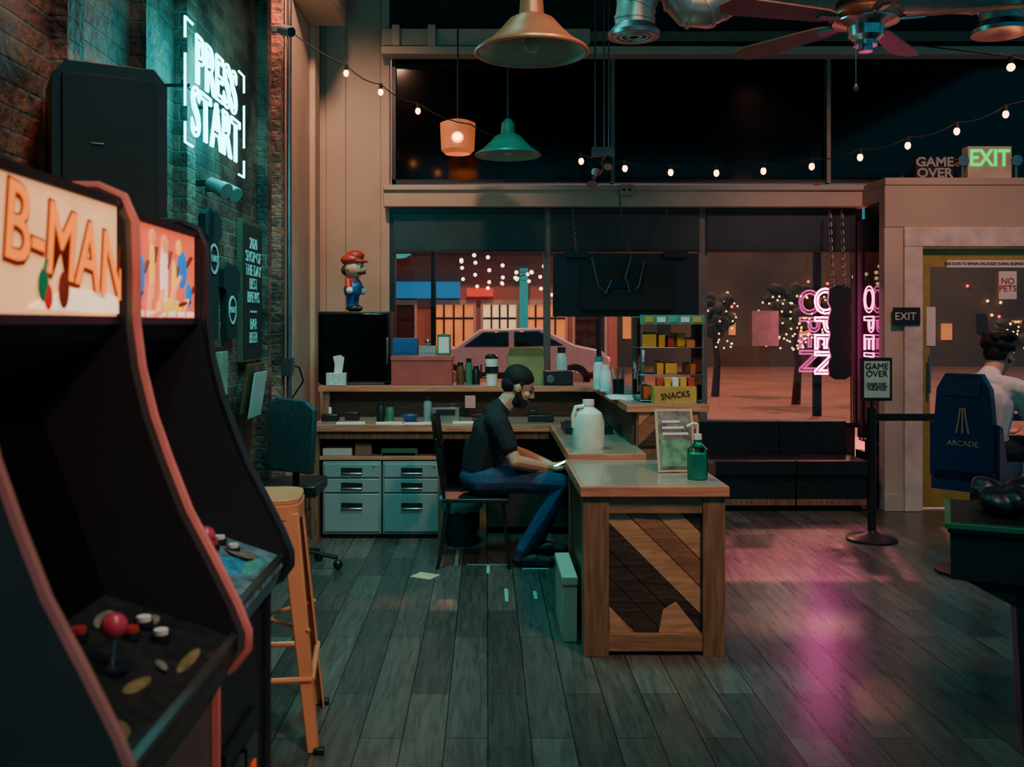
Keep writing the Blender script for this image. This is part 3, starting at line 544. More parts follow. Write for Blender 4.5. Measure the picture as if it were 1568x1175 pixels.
# ---------------------------------------------------------------- arcade cabinets
def arc_cab(name,y0,y1,marq,ctl,side,mold,dx0=0,art=()):
    b=B(name); t=.02; b.T=Matrix.Translation((dx0,0,0))
    prof=[(-1.25,0.0),(-1.25,1.70),(-1.2,1.755),(-.72,1.755),(-.675,1.735),(-.655,1.69),(-.652,1.6),(-.652,1.5),(-.642,1.42),(-.62,1.33),(-.592,1.25),(-.555,1.155),(-.51,1.07),(-.465,.98),(-.445,.93),(-.445,.90),(-.47,.865),(-.505,.84),(-.505,.0)]
    for y in (y0,y1-t):
        b.prism([(x,y,z) for x,z in prof],(0,t,0),side)
        b.tube([(x,y+t/2,z) for x,z in prof[1:]],.011,mold,n=8)
    I0,I1=y0+t,y1-t
    for y in (I0,I1-.004): b.prism([(x-.014 if x>-1.2 else x,y,z-.014 if z>1.7 else z) for x,z in prof],(0,.004,0),BLKM)
    b.box(-1.24,-.71,I0,I1,1.72,1.745,BLK); b.box(-1.245,-1.22,I0,I1,0.02,1.73,BLK)
    b.box(-.74,-.685,I0,I1,1.5,1.73,BLK)
    b.box(-.685,-.68,I0+.01,I1-.01,1.515,1.715,marq[0]); b.box(-.683,-.673,I0,I1,1.715,1.73,marq[1]); b.box(-.683,-.673,I0,I1,1.5,1.515,marq[1])
    b.prism([(-.69,I0,1.5),(-.84,I0,1.44),(-.84,I0,1.40),(-.70,I0,1.47)],(0,I1-I0,0),BLKM)
    b.prism([(-.86,I0,1.44),(-.70,I0,1.0),(-.74,I0,.98),(-.9,I0,1.42)],(0,I1-I0,0),BLKG)
    b.prism([(-.72,I0,1.01),(-.47,I0,.925),(-.462,I0,.90),(-.48,I0,.85),(-.74,I0,.93)],(0,I1-I0,0),ctl)
    b.box(-.53,-.51,I0,I1,.05,.86,side)
    b.box(-.508,-.498,I0+.12,I1-.12,.25,.6,BLK); b.box(-.498,-.49,I0+.15,I0+.27,.3,.55,M('coin_door','#4c4f52',.3,.6)); b.box(-.498,-.49,I1-.27,I1-.15,.3,.55,M('coin_door'))
    for yy in (I0+.2,I1-.2): b.box(-.49,-.485,yy-.015,yy+.015,.45,.5,M('coin_lamp','#a04020',.4,emit='#ff5020',es=.4)); b.cyl((-.49,yy,.38),(-.478,yy,.38),.012,CHR)
    def dk(x): return 1.01+(x+.72)*(-.34)
    yc=(I0+I1)/2
    for (x,dy,rx,ry,mm,ang) in art: b.sph((x,yc+dy,dk(x)+.0005),(rx,ry,.003),mm,rot=(0,.328,ang),n=14)
    b.box(-.475,-.462,I0,I1,.905,.93,STL,rot=(0,.3,0))
    b.cyl((-.585,yc,dk(-.585)),(-.585,yc,dk(-.585)+.006),.03,BLK); b.cyl((-.585,yc,dk(-.585)),(-.58,yc,dk(-.585)+.055),.006,CHR,n=10); b.sph((-.58,yc,dk(-.585)+.066),.021,M('red_knob','#c03850',.3))
    for k,(dx,dy,mm) in enumerate(((-.6,.13,RED),(-.56,.16,WHT),(-.6,.19,WHT),(-.6,-.13,YLB),(-.56,-.16,RED),(-.62,-.19,YLB),(-.66,-.1,WHT),(-.66,.06,RED))):
        b.cyl((dx,yc+dy,dk(dx)),(dx,yc+dy,dk(dx)+.012),.016,BLK,n=16); b.cyl((dx,yc+dy,dk(dx)+.008),(dx,yc+dy,dk(dx)+.02),.012,mm,n=16)
    return b,yc
MQ1=M('marquee_backlit_cream','#f0c9a0',.5,emit='#f6a468',es=1.15,var=.5,scale=9); MQ2=M('marquee_backlit_coral','#e06048',.5,emit='#e85a3c',es=1.1,var=.4,scale=14)
side1=M('cabinet_side_grey','#5a544e',.5,var=.1); mold1=M('salmon_tmolding','#e07868',.4,coat=.3); mold2=M('black_tmolding','#2a2c30',.35)
def em(n,c,s): return M(n,c,.5,emit=c,es=s)
AY=M('deck_yellow','#7d653e',.4,var=.5,scale=40); AC=M('deck_cream','#7a7060',.4,var=.5,scale=40); AP=M('deck_pink','#b07078',.4,var=.4,scale=40); AB=M('deck_blue','#3a86a8',.4,var=.4,scale=40); AT=M('deck_teal','#4f9a92',.4,var=.4,scale=40)
art1=[(-.51,-.17,.018,.045,AY,.3),(-.535,-.03,.012,.04,AY,-.2),(-.66,.17,.015,.05,AC,.1),(-.6,.23,.012,.03,AC,0),(-.68,-.2,.012,.05,AC,0),(-.5,.12,.01,.06,AY,0),(-.64,-.02,.015,.04,M('deck_plum','#5a2a44',.4),.4),(-.53,.07,.01,.03,AC,.5)]
art2=[(-.52,-.15,.04,.08,AP,.3),(-.55,.02,.04,.09,AB,-.2),(-.65,.15,.04,.07,AP,.1),(-.55,.18,.04,.07,AC,.4),(-.66,-.16,.04,.07,AC,0),(-.68,0,.03,.08,AY,0),(-.5,.1,.02,.08,AT,0),(-.62,-.05,.03,.05,AT,.6)]
b,yc=arc_cab('arcade_cabinet',1.22,1.83,(MQ1,BLK),M('ctl_black','#1f1f20',.35,var=.5,scale=30),side1,mold1,0,art1)
b.text('B-MAN',.165,(-.677,1.6,1.617),em('mq_rust','#7a2410',.4),face='+x',ext=.001,sx=.9,rotz=-.12,off=.006); b.text('B-MAN',.165,(-.675,1.6,1.619),em('mq_orange','#ff7a20',1.3),face='+x',ext=.001,sx=.9,rotz=-.12)
b.prism([(-.678,1.45,1.525),(-.678,1.8,1.52),(-.678,1.8,1.55),(-.678,1.62,1.56),(-.678,1.5,1.54)],(.002,0,0),em('mq_cream','#ffd8b0',1.2))
b.sph((-.674,1.49,1.56),(.003,.018,.026),em('mq_green','#0a6a40',.5)); b.sph((-.673,1.505,1.542),(.003,.014,.02),em('mq_red','#c0201a',.6)); b.sph((-.673,1.56,1.555),(.003,.02,.03),em('mq_rust','#7a2410',.4)); b.cyl((-.673,1.49,1.58),(-.673,1.5,1.60),.003,em('mq_green','#0a6a40',.5))
b.done()
b,yc=arc_cab('arcade_cabinet',1.9,2.46,(MQ2,BLK),M('ctl_artwork','#5a7a84',.35,var=.8,scale=22),M('cabinet_side_black','#1b1b1d',.4),mold2,-.045,art2)
for (yy,zz,w,h,n,c) in ((2.05,1.60,.05,.10,'mq_blue','#1c70b8'),(2.12,1.62,.03,.14,'mq_yel','#ffc040'),(2.2,1.61,.05,.16,'mq_white','#ffd8c0'),(2.27,1.60,.03,.1,'mq_yel','#ffc040'),(2.33,1.63,.08,.09,'mq_blue','#1c70b8'),(2.38,1.57,.05,.06,'mq_blue','#1c70b8'),(2.02,1.55,.04,.05,'mq_yel','#ffc040'),(2.24,1.54,.18,.04,'mq_yel','#ffc040')):
    b.sph((-.679,yy,zz),(.004,w/2,h/2),em(n,c,1.0),n=12)
    b.cyl((-.678,yy-w*.3,zz-h*.2),(-.678,yy-w*.8,zz-h*.6),.006,em('mq_skin','#e89060',1),n=8); b.cyl((-.678,yy+w*.3,zz+h*.1),(-.678,yy+w*.8,zz+h*.35),.005,em('mq_rust','#7a2410',.4),n=8)
b.sph((-.677,2.2,1.68),(.003,.02,.022),em('mq_skin','#e89060',1)); b.sph((-.677,2.12,1.69),(.003,.016,.018),em('mq_skin','#e89060',1)); b.sph((-.677,2.3,1.68),(.003,.016,.018),em('mq_yel','#ffc040',1))
for k in range(7): b.box(-.683,-.675,1.95+k*.07,1.99+k*.07,1.518,1.53,em('mq_white','#ffd8c0',1))
b.done()
# metal bar stool
def stool(name,cx,cy,h,m,rz=0):
    b=B(name); b.T=Matrix.Translation((cx,cy,0))@Matrix.Rotation(rz,4,'Z'); w=.155
    pts=[]
    for k in range(32):
        a=2*math.pi*k/32; c,s=math.cos(a),math.sin(a); e=.45
        pts.append((w*math.copysign(abs(c)**e,c),w*math.copysign(abs(s)**e,s),h-.02))
    b.prism(pts,(0,0,.02),m); b.prism([(p[0]*1.02,p[1]*1.02,h-.075) for p in pts],(0,0,.055),m)
    g=.225
    for sx in (-1,1):
        for sy in (-1,1):
            a=Vector((sx*w*.95,sy*w*.95,h-.05)); q=Vector((sx*g,sy*g,0))
            for (ox,oy) in ((0,1),(1,0)):
                o=Vector((ox*sx*-.06,oy*sy*-.06,0)); o2=o*.6
                b.prism([a,a+o,q+o2,q],(Vector((-sx*.006,-sy*.006,0))),m)
            b.box(q.x-.018,q.x+.018,q.y-.018,q.y+.018,0,.02,BLK)
    z=.25; r=w*.9+(g-w*.9)*(1-z/(h-.05))
    for sx,sy,ex,ey in ((-1,-1,1,-1),(1,-1,1,1),(1,1,-1,1),(-1,1,-1,-1)): b.tube([(sx*r,sy*r,z),(ex*r,ey*r,z)],.011,m,n=8)
    r=.19
    b.tube([(-r,-r,.42),(r,r,.42)],.008,m,n=6); b.tube([(r,-r,.42),(-r,r,.42)],.008,m,n=6)
    return b.done(.003)
stool('bar_stool',X(415,3.55)-.055,3.62,.875,YEL,.12)

# wall mounted loudspeaker
b=B('wall_loudspeaker'); b.T=Matrix.Translation((-1.17,3.05,2.06))@Matrix.Rotation(math.radians(28),4,'Z')
b.prism([(-.17,-.0,-.26),(-.17,-.0,.2),(-.13,-.0,.25),(.13,0,.25),(.17,0,.2),(.17,0,-.26)],(0,.24,0),BLK); b.box(-.14,.14,-.012,0,-.23,.21,BLKM); b.box(-.06,-.02,-.016,-.012,-.005,0,M('speaker_badge','#5a7a78',.4)); b.box(-.04,.04,.22,.26,-.05,.05,BLK); b.done(.012)

# neon sign on the brick
TN=M('teal_neon','#a0fff8',.3,emit='#28e4ee',es=11); b=B('neon_wall_sign'); xs=XW+.13; yA,yB,zA,zB=4.29,5.33,2.30,2.85
for (txt,z,sz) in (('PRESS',2.70,.315),('START',2.455,.315)): b.text(txt,sz,(xs,(yA+yB)/2,z),TN,face='+x',outline=.007,sx=.93)
for zz in (zA,zB):
    s_=1 if zz==zA else -1
    for yy,q in ((yA,1),(yB,-1)): b.tube([(xs,yy,zz+s_*.09),(xs,yy,zz),(xs,yy+q*.11,zz)],.006,TN)
b.tube([(xs,yA,2.46),(xs,yA,2.69)],.006,TN); b.tube([(xs,yB,2.46),(xs,yB,2.69)],.006,TN)
for yy in (4.4,4.85,5.22): b.cyl((XW,yy,2.575),(xs-.01,yy,2.575),.008,BLK,n=8)
b.box(XW+.1,XW+.11,4.33,5.29,2.567,2.583,BLK)
b.done()
b=B('wall_floodlight'); GF=M('grey_fixture','#7d8480',.5); b.T=Matrix.Translation((XW+.08,4.85,2.2))@Matrix.Scale(.7,4); b.box(-.11,.02,-.02,.02,-.02,.02,BLK); b.cyl((0,0,0),(.14,-.08,-.07),.045,GF,r1=.06); b.cyl((-.0,.3,.02),(.13,.22,-.06),.045,GF,r1=.06); b.box(-.11,0,.28,.32,-.02,.02,BLK); b.done(.003)

# wall pieces
def wallpic(name,y0,y1,z0,z1,fr,inner,txt=None,tm=None,sz=.06,x0=0):
    b=B(name); x=XW+x0+.03; b.box(XW+x0,x,y0,y1,z0,z1,fr); b.box(x,x+.006,y0+.025,y1-.025,z0+.025,z1-.025,inner)
    if txt: b.text(txt,sz,(x+.008,(y0+y1)/2,(z0+z1)/2),tm,face='+x')
    b.done(.003)
CHK=M('chalkboard','#1d2221',.7,var=.4,scale=12)
wallpic('chalkboard_menu',5.68,6.18,1.28,2.12,M('board_frame','#6a533c',.5),CHK,'2020\nSHOP OF\nTHE DAY\nBEST\nBREWS\n~~~\nBAR\nBEER',M('chalk','#c9d0c8',.8),.095,.002)
wallpic('framed_picture',5.1,5.38,1.09,1.38,BLK,M('picture_mat','#a49a86',.6,var=.3,scale=9))
b=B('shirt_display')
for (ya,yb_,z0,z1) in ((4.93,5.23,1.42,2.1),(5.28,5.62,1.42,1.84)):
    ym=(ya+yb_)/2; b.prism([(XW+.005,y,z) for y,z in ((ya+.06,z0),(yb_-.06,z0),(yb_-.06,z1-.16),(yb_,z1-.14),(yb_,z1-.04),(ym+.06,z1),(ym,z1-.02),(ym-.06,z1),(ya,z1-.04),(ya,z1-.14),(ya+.06,z1-.16))],(.03,0,0),SHIRT); b.lathe([(.065,0),(.08,0),(.08,.004),(.065,.004)],(XW+.036,ym,z1-.26),WHT,rot=(0,math.pi/2,0)); b.text('PLAY',.05,(XW+.04,ym,z1-.26),WHT,face='+x')
b.done()
b=B('clipboard'); b.box(XW+.05,XW+.07,5.62,6.0,.98,1.27,M('clip_wood','#6a4a34',.5),rot=(0,.15,0)); b.box(XW+.09,XW+.095,5.65,5.97,.95,1.22,WHT,rot=(0,.15,0)); b.box(XW+.07,XW+.09,5.75,5.87,1.2,1.26,STL); b.done(.002)
b=B('mesh_office_chair'); cx,cy=-1.13,5.95
b.prism([(cx-.2,cy-.02,.62),(cx+.1,cy-.22,.62),(cx+.12,cy-.22,1.0),(cx+.05,cy-.17,1.05),(cx-.15,cy-.04,1.06),(cx-.2,cy,1.0)],(.02,.03,0),M('mesh_back','#3e4244',.6,var=.9,scale=120))
b.box(cx-.2,cx+.12,cy-.15,cy+.28,.47,.54,BLK); b.cyl((cx,cy+.05,.1),(cx,cy+.05,.47),.025,STL); b.box(cx-.03,cx+.01,cy-.1,cy-.07,.5,.7,BLK)
for k in range(5): a=k*1.2566; b.tube([(cx,cy+.05,.12),(cx+.22*math.cos(a),cy+.05+.22*math.sin(a),.07)],.014,BLK); b.sph((cx+.22*math.cos(a),cy+.05+.22*math.sin(a),.03),.03,BLK,n=10)
b.done(.01)
b=B('conduit_pipe'); b.cyl((XW+.1,6.7,.95),(XW+.1,6.7,4.62),.018,STL); b.cyl((XW+.05,6.88,1.2),(XW+.05,6.88,4.62),.014,PLA)
b.box(XW+.062,XW+.13,6.65,6.74,1.15,1.27,STL); b.tube([(XW+.11,6.72,1.22),(XW+.14,6.85,1.2),(XW+.16,6.9,1.1),(XW+.08,6.9,.98),(XW+.1,6.88,.8),(XW+.14,6.86,.6)],.007,BLK); b.done()
b=B('security_camera'); b.T=Matrix.Translation((XW+.1,6.45,Z(62,6.7))); b.box(-.1,0,-.02,.02,-.02,.02,GF); b.cyl((0,0,0),(.08,-.08,-.04),.035,GF); b.cyl((.08,-.08,-.04),(.085,-.085,-.042),.03,BLKG); b.done(.003)

# ---------------------------------------------------------------- ceiling-hung things
def pendant(name,x,y,z,r,outer,inner,top=4.62,h=.6):
    b=B(name); k=r/.225
    prof=[(.225,0),(.222,.012),(.17,.045),(.125,.09),(.09,.13),(.05,.15),(.045,.22),(.02,.25),(0,.25)]
    b.lathe([(a*k,c*k) for a,c in prof],(x,y,z),outer,n=40); b.lathe([(a*k*.97,c*k-.004) for a,c in prof[:5]]+[(0,.12*k)],(x,y,z),inner,n=40)
    b.tube([(x+r*math.cos(t*math.pi/20),y+r*math.sin(t*math.pi/20),z) for t in range(40)],.006,outer,n=6,close=True)
    b.cyl((x,y,z+.24*k),(x,y,top),.008,BLK,n=8); b.cyl((x,y,z+.045*k),(x,y,z+.1*k),.018*k,WHT,n=12); b.sph((x,y,z+.03*k),.032*k,M('unlit_bulb','#b7b09a',.3)); b.cyl((x,y,top-.03),(x,y,top),.06,BLK); return b.done()
pendant('copper_pendant_lamp',X(814,3.93),3.93,Z(80,3.93),.225,M('copper_shade','#ee8660',.38,.4,var=.12,scale=5),M('shade_inner','#b8b294',.5))
pendant('green_pendant_lamp',X(778,6.75),6.75,Z(238,6.75),.225,M('green_shade','#2c6c5c',.35,.1),M('shade_inner2','#9aa088',.5))
b=B('pendant_reflection'); x,y=X(701,7.7),7.7; b.lathe([(.10,0),(.13,.03),(.14,.24),(.09,.26),(.05,.27)],(x,y,Z(236,y)),M('amber_glass_shade','#c88a60',.4,emit='#ff9050',es=.2,trans=.3),n=24); b.cyl((x,y,Z(236,y)+.26),(x,y,4.62),.007,BLK,n=8); b.sph((x,y-.1,Z(214,y)),.045,BULB); b.cyl((x,y,Z(214,y)+.03),(x,y,Z(236,y)+.28),.022,BLK); b.done()  # solid pendant with bulb, built in place of a lamp's reflection in the window
b=B('ceiling_fan'); hx,hy,hz=1.66,4.29,2.74
COP=M('brushed_copper','#a56a4c',.3,.9)
b.lathe([(0,-.02),(.05,-.02),(.05,.0),(.075,.02),(.08,.06),(.14,.08),(.15,.12),(.13,.17),(.06,.2),(.03,.26),(0,.26)],(hx,hy,hz),CHR,n=32); b.lathe([(.145,.085),(.155,.1),(.155,.125),(.14,.14)],(hx,hy,hz),COP,n=32); b.cyl((hx,hy,hz+.2),(hx,hy,4.62),.015,BLK); b.cyl((hx,hy,hz-.045),(hx,hy,hz-.01),.03,CHR)
for k in range(5):
    a=math.radians(125-72*k); mm=M('fan_blade','#6b5448',.45) ; b.T=Matrix.Translation((hx,hy,hz+.09))@Matrix.Rotation(a,4,'Z')@Matrix.Rotation(math.radians(11),4,'X')
    b.prism([(.16,-.03,0),(.22,-.05,0),(.62,-.07,0),(.69,-.055,0),(.72,0,0),(.69,.055,0),(.62,.07,0),(.22,.05,0),(.16,.03,0)],(0,0,.008),mm); b.box(.1,.24,-.018,.018,-.008,0,CHR)
b.T=Matrix.Identity(4); b.cyl((hx-.05,hy-.02,hz-.2),(hx-.05,hy-.02,hz),.002,STL,n=6); b.sph((hx-.05,hy-.02,hz-.205),(.01,.01,.02),COP,n=10); b.done()
b=B('air_duct'); DU=M('galvanized_duct','#c0bcb2',.38,.7,var=.2,scale=3); yd=5.0
def rib(pts,r):
    b.tube(pts,r,DU,n=24)
    for i in range(len(pts)-1):
        p,q=Vector(pts[i]),Vector(pts[i+1]); t=(q-p).normalized(); b.cyl(p-t*.008,p+t*.008,r*1.05,DU,n=24)
zd=Z(2,5)
rib([(X(1130,5),yd,zd+.05)]+[(X(1130+k*60,5),yd,zd+.05) for k in range(1,8)]+[(5.4,yd,zd+.05)],.11)
rib([(X(972,5),yd,Z(48,5)),(X(972,5),yd,Z(30,5)),(X(974,5),yd,Z(10,5)),(X(984,5),yd,Z(-15,5)),(X(1005,5),yd,Z(-30,5)),(X(1030,5),yd,Z(-25,5)),(X(1042,5),yd,Z(-5,5)),(X(1055,5),yd,Z(12,5)),(X(1078,5),yd,Z(14,5)),(X(1100,5),yd,Z(2,5)),(X(1130,5),yd,zd+.05)],.1)
b.lathe([(.02,0),(.05,.01),(.13,0),(.135,.02),(.11,.05),(.1,.06)],(X(971,5),yd,Z(57,5)),STL,n=32); 
for r in (.04,.07,.1): b.tube([(X(971,5)+r*math.cos(t*.4189),yd+r*math.sin(t*.4189),Z(57,5)+.003) for t in range(15)],.005,DU,n=6,close=True)
xx=X(1532,5); rib([(xx,yd,Z(40,5)),(xx,yd,Z(20,5)),(xx+.02,yd,zd+.05)],.1); b.lathe([(0,.02),(.05,.01),(.14,0),(.145,.02),(.11,.06)],(xx,yd,Z(52,5)),STL,n=32)
for xx in (1.6,3.0): b.box(xx-.01,xx+.01,yd-.115,yd+.115,zd+.05,4.62,STL)
b.done()
b=B('track_light_cluster'); x,y=X(925,7.6),7.6
for dx in (-.07,.0,.035): b.cyl((x+dx,y,Z(235,y)),(x+dx,y,4.62),.007,STL,n=8)
b.box(x-.1,x+.08,y-.03,y+.03,Z(240,y),Z(226,y),STL)
for dx,dz,rr in ((-.05,-.1,.04),(.04,-.06,.035),(-.08,-.2,.045)): b.cyl((x+dx,y,Z(240,y)+dz+.05),(x+dx-.02,y-.07,Z(240,y)+dz-.03),rr*.7,CHR,r1=rr)
b.tube([(x,y,Z(240,y)),(x-.03,y,Z(262,y)),(x-.07,y-.02,Z(270,y))],.02,STL); b.done()
b=B('junction_box'); b.box(X(949,8.3),X(970,8.3),8.28,8.33,Z(300,8.3),Z(283,8.3),CRM); b.cyl((X(955,8.3),8.27,Z(291,8.3)),(X(955,8.3),8.29,Z(291,8.3)),.012,BLK); b.cyl((X(964,8.3),8.27,Z(291,8.3)),(X(964,8.3),8.29,Z(291,8.3)),.012,BLK); b.done(.003)
b=B('string_lights')
pts=[(430,47,6.8),(530,112,6.9),(583,141,7.0),(640,170,7.1),(720,202,7.15),(800,228,7.15),(890,247,7.1),(957,258,7.0),(1027,264,6.9),(1097,265,6.8),(1169,262,6.7),(1243,255,6.6),(1317,241,6.5),(1390,223,6.4),(1465,201,6.3),(1540,175,6.2),(1640,130,6.1)]
P3=[(X(a,d),d,Z(c,d)) for a,c,d in pts]; wire=[]
for i in range(len(P3)-1):
    p,q=Vector(P3[i]),Vector(P3[i+1])
    for k in range(4): t=k/4; v=p.lerp(q,t); v.z-= .03*math.sin(t*math.pi); wire.append(v)
wire.append(Vector(P3[-1])); wire=[w+Vector((0,0,.055)) for w in wire]; b.tube(wire,.0045,BLKM,n=5)
for i,p in enumerate(P3):
    if i in (0,4,5): continue
    b.cyl((p[0],p[1],p[2]+.02),(p[0],p[1],p[2]+.06),.013,BLK,n=10); b.sph(p,(.019,.019,.025),BULB,n=12)
q=(X(1548,5.4),5.4,Z(103,5.4)); b.sph(q,.022,BULB,n=12); b.cyl((q[0],q[1],q[2]+.02),(q[0],q[1],q[2]+.06),.013,BLK,n=10); b.tube([(X(1400,5.0),5.6,Z(60,5.6)),(q[0],q[1],q[2]+.06),(X(1640,5.3),5.3,Z(110,5.3))],.0045,BLKM,n=5)
b.done()

# ---------------------------------------------------------------- people
def hand(B_,w,f,up,lat,curl,m):
    # w wrist, f finger direction, up = back of hand, lat = towards little finger (thumb on -lat side)
    w=Vector(w);f=Vector(f).normalized();up=Vector(up).normalized();lat=Vector(lat).normalized()
    Ls=(.036,.042,.039,.03)
    for i in range(4):
        k=w+f*(.078 if i in(1,2) else .072)+lat*((i-1.5)*.0195); B_.cap(w+lat*((i-1.5)*.009),.015,k,.0115,m)
        d=f.copy(); u=up.copy(); p=k
        for L,r in ((Ls[i],.0088),(Ls[i]*.68,.008),(Ls[i]*.55,.007)):
            d,u=(d*math.cos(curl)-u*math.sin(curl)),(u*math.cos(curl)+d*math.sin(curl)); q=p+d*L; B_.cap(p,r+.0008,q,r,m); p=q
    t=w+f*.025-lat*.026; t1=t+(f*.7-lat*.7).normalized()*.035-up*.006; t2=t1+(f*.95-lat*.1).normalized()*.03-up*.012
    B_.cap(w-lat*.01,.015,t,.013,m); B_.cap(t,.0125,t1,.0105,m); B_.cap(t1,.0105,t2,.0085,m)
def head(B_,skin,hair,beard=True,long=0):
    for s in (-1,1):
        B_.ell((.076,s*.030,.024),(.018,.022,.008),skin); B_.ell((.079,s*.031,.029),(.017,.02,.0045),hair,b=.002)
        B_.ell((.079,s*.030,.006),(.012,.014,.0075),EYEM,b=.001); B_.ell((-.005,s*.074,-.008),(.018,.010,.028),skin,b=.003)
        B_.ell((.062,s*.04,-.022),(.025,.022,.022),skin)
        B_.cap((.0,s*.068,.03),.016,(.01,s*.063,-.035),.014,hair)
    B_.ell((-.01,0,.03),(.095,.075,.092),skin); B_.ell((.028,0,-.03),(.066,.06,.085),skin); B_.cap((.02,0,-.085),.038,(.052,0,-.092),.03,skin)
    B_.cap((.09,0,.016),.008,(.108,0,-.018),.0125,skin); B_.ell((.1,0,-.022),(.012,.019,.009),skin)
    B_.ell((.094,0,-.055),(.010,.022,.006),LIP,b=.003)
    if beard:
        B_.ell((.036,0,-.082),(.066,.062,.045),hair,b=.004); B_.ell((.092,0,-.042),(.012,.03,.006),hair,b=.003)
        for s in (-1,1): B_.cap((.005,s*.064,-.03),.016,(.045,s*.05,-.075),.022,hair,b=.002)
    B_.ell((-.026,0,.052),(.1,.083,.083),hair,b=.002); B_.ell((-.055,0,-.0),(.062,.07,.07),hair)
    if long:
        random.seed(5)
        for k in range(26):
            a=random.uniform(0,6.28); B_.ell((-.03+.075*math.cos(a),.07*math.sin(a),.06+random.uniform(-.03,.055)),(.032,.032,.028),hair)
def person(T,shirt,pants,shoes,skin,hair,beard,long=0,pitch=22):
    P=Blob(); P.T=T
    P.ell((-.04,0,.535),(.135,.17,.105),pants); P.cap((-.035,.0,.56),.135,(-.02,0,.70),.135,shirt); 
    for s in (-1,1):
        P.cap((-.035,s*.05,.60),.11,(.02,s*.065,.82),.12,shirt); P.cap((.04,s*.06,.82),.11,(.06,s*.15,.905),.072,shirt); P.cap((.05,s*.03,.93),.065,(.06,s*.165,.905),.068,shirt)
        P.cap((-.02,s*.09,.525),.1,(.2,s*.13,.535),.083,pants); P.cap((.2,s*.13,.535),.083,(.46,s*(.15 if s<0 else .17),.515),.064,pants)
        kx=.475; ky=s*(.15 if s<0 else .17); ax=.225 if s<0 else .34; 
        P.cap((kx,ky,.51),.063,(kx-.09 if s<0 else kx-.04,ky,.36),.06,pants); P.cap((kx-.09 if s<0 else kx-.04,ky,.36),.06,(ax,ky,.11),.045,pants)
        P.cap((ax,ky,.1),.04,(ax-.02,ky,.055),.04,shoes); P.cap((ax-.03,ky,.048),.04,(ax+.07,ky,.05),.042,shoes); P.cap((ax+.07,ky,.045),.041,(ax+.16,ky,.036),.032,shoes)
        sh=Vector((.065,s*.19,.895)); el=Vector((.175,s*.245,.665)); wr=Vector((.40,s*.105,.60))
        mid=sh.lerp(el,.62); P.cap(sh,.068,mid,.06,shirt,b=.002); P.cap(sh.lerp(el,.4),.046,el,.042,skin); P.cap(el,.043,el.lerp(wr,.35),.043,skin); P.cap(el.lerp(wr,.35),.043,wr,.027,skin)
        f=Vector((.86,-s*.45,0)); hand(P,wr+f*.01,f,(0,0,-1),(-.45,-s*.86,0),.35,skin)
    P.cap((.05,0,.93),.08,(.09,0,.975),.066,shirt); P.cap((.085,0,.96),.057,(.15,0,1.04),.055,skin,b=.002)
    P.T=T@Matrix.Translation((.205,0,1.105))@Matrix.Rotation(math.radians(pitch),4,'Y'); head(P,skin,hair,beard,long)
    return P
T1=Matrix.Translation((0,6.2,0)); P=person(T1,SHIRT,JEAN,SHOE,SKIN,HAIR,True,0,27); P.build('seated_man',.0048,3,origin=(.1,6.2,0))
b=B('smartphone'); b.T=Matrix.Translation((.485,6.2,.622))@Matrix.Rotation(math.radians(-25),4,'Y'); b.box(-.07,.07,-.035,.035,-.004,.004,BLK); b.box(-.065,.065,-.032,.032,.004,.005,M('phone_screen','#a0d8e0',.2,emit='#c8e8e8',es=14)); b.done(.002)
T2=Matrix.Translation((3.01,5.95,.21))@Matrix.Rotation(math.radians(35),4,'Z'); P=person(T2,M('white_shirt','#e6e0dc',.85,scale=20,var=.06),M('dark_pants','#1d2026',.8),SHOE,SKIN,HAIR,False,1,14); P.build('seated_player',.006,3,origin=(3.0,6.0,.21))

# chairs
b=B('desk_chair'); cx,cy=-.08,6.2
b.box(cx-.19,cx+.22,cy-.21,cy+.21,.405,.432,BLK)
bp=[]
for k in range(9):
    t=-1+k/4; bp.append((cx-.2+.035*t*t,cy+.2*t))
for i in range(8):
    for z0,z1,o0,o1 in ((.56,.74,-.01,-.035),(.74,.93,-.035,-.06)):
        (xa,ya),(xb,yb)=bp[i],bp[i+1]
        b.prism([(xa+o0,ya,z0),(xb+o0,yb,z0),(xb+o1,yb,z1),(xa+o1,ya,z1)],(-.015,0,0),BLK)
for s in (-1,1):
    b.tube([(cx-.18,cy+s*.17,.42),(cx-.2,cy+s*.18,.56),(cx-.23,cy+s*.18,.8)],.011,BLK); b.tube([(cx-.15,cy+s*.17,.41),(cx-.22,cy+s*.2,0)],.012,BLK); b.tube([(cx+.18,cy+s*.17,.41),(cx+.22,cy+s*.2,0)],.012,BLK)
b.tube([(cx-.19,cy-.19,.2),(cx-.19,cy+.19,.2)],.008,BLK); b.done(.01)
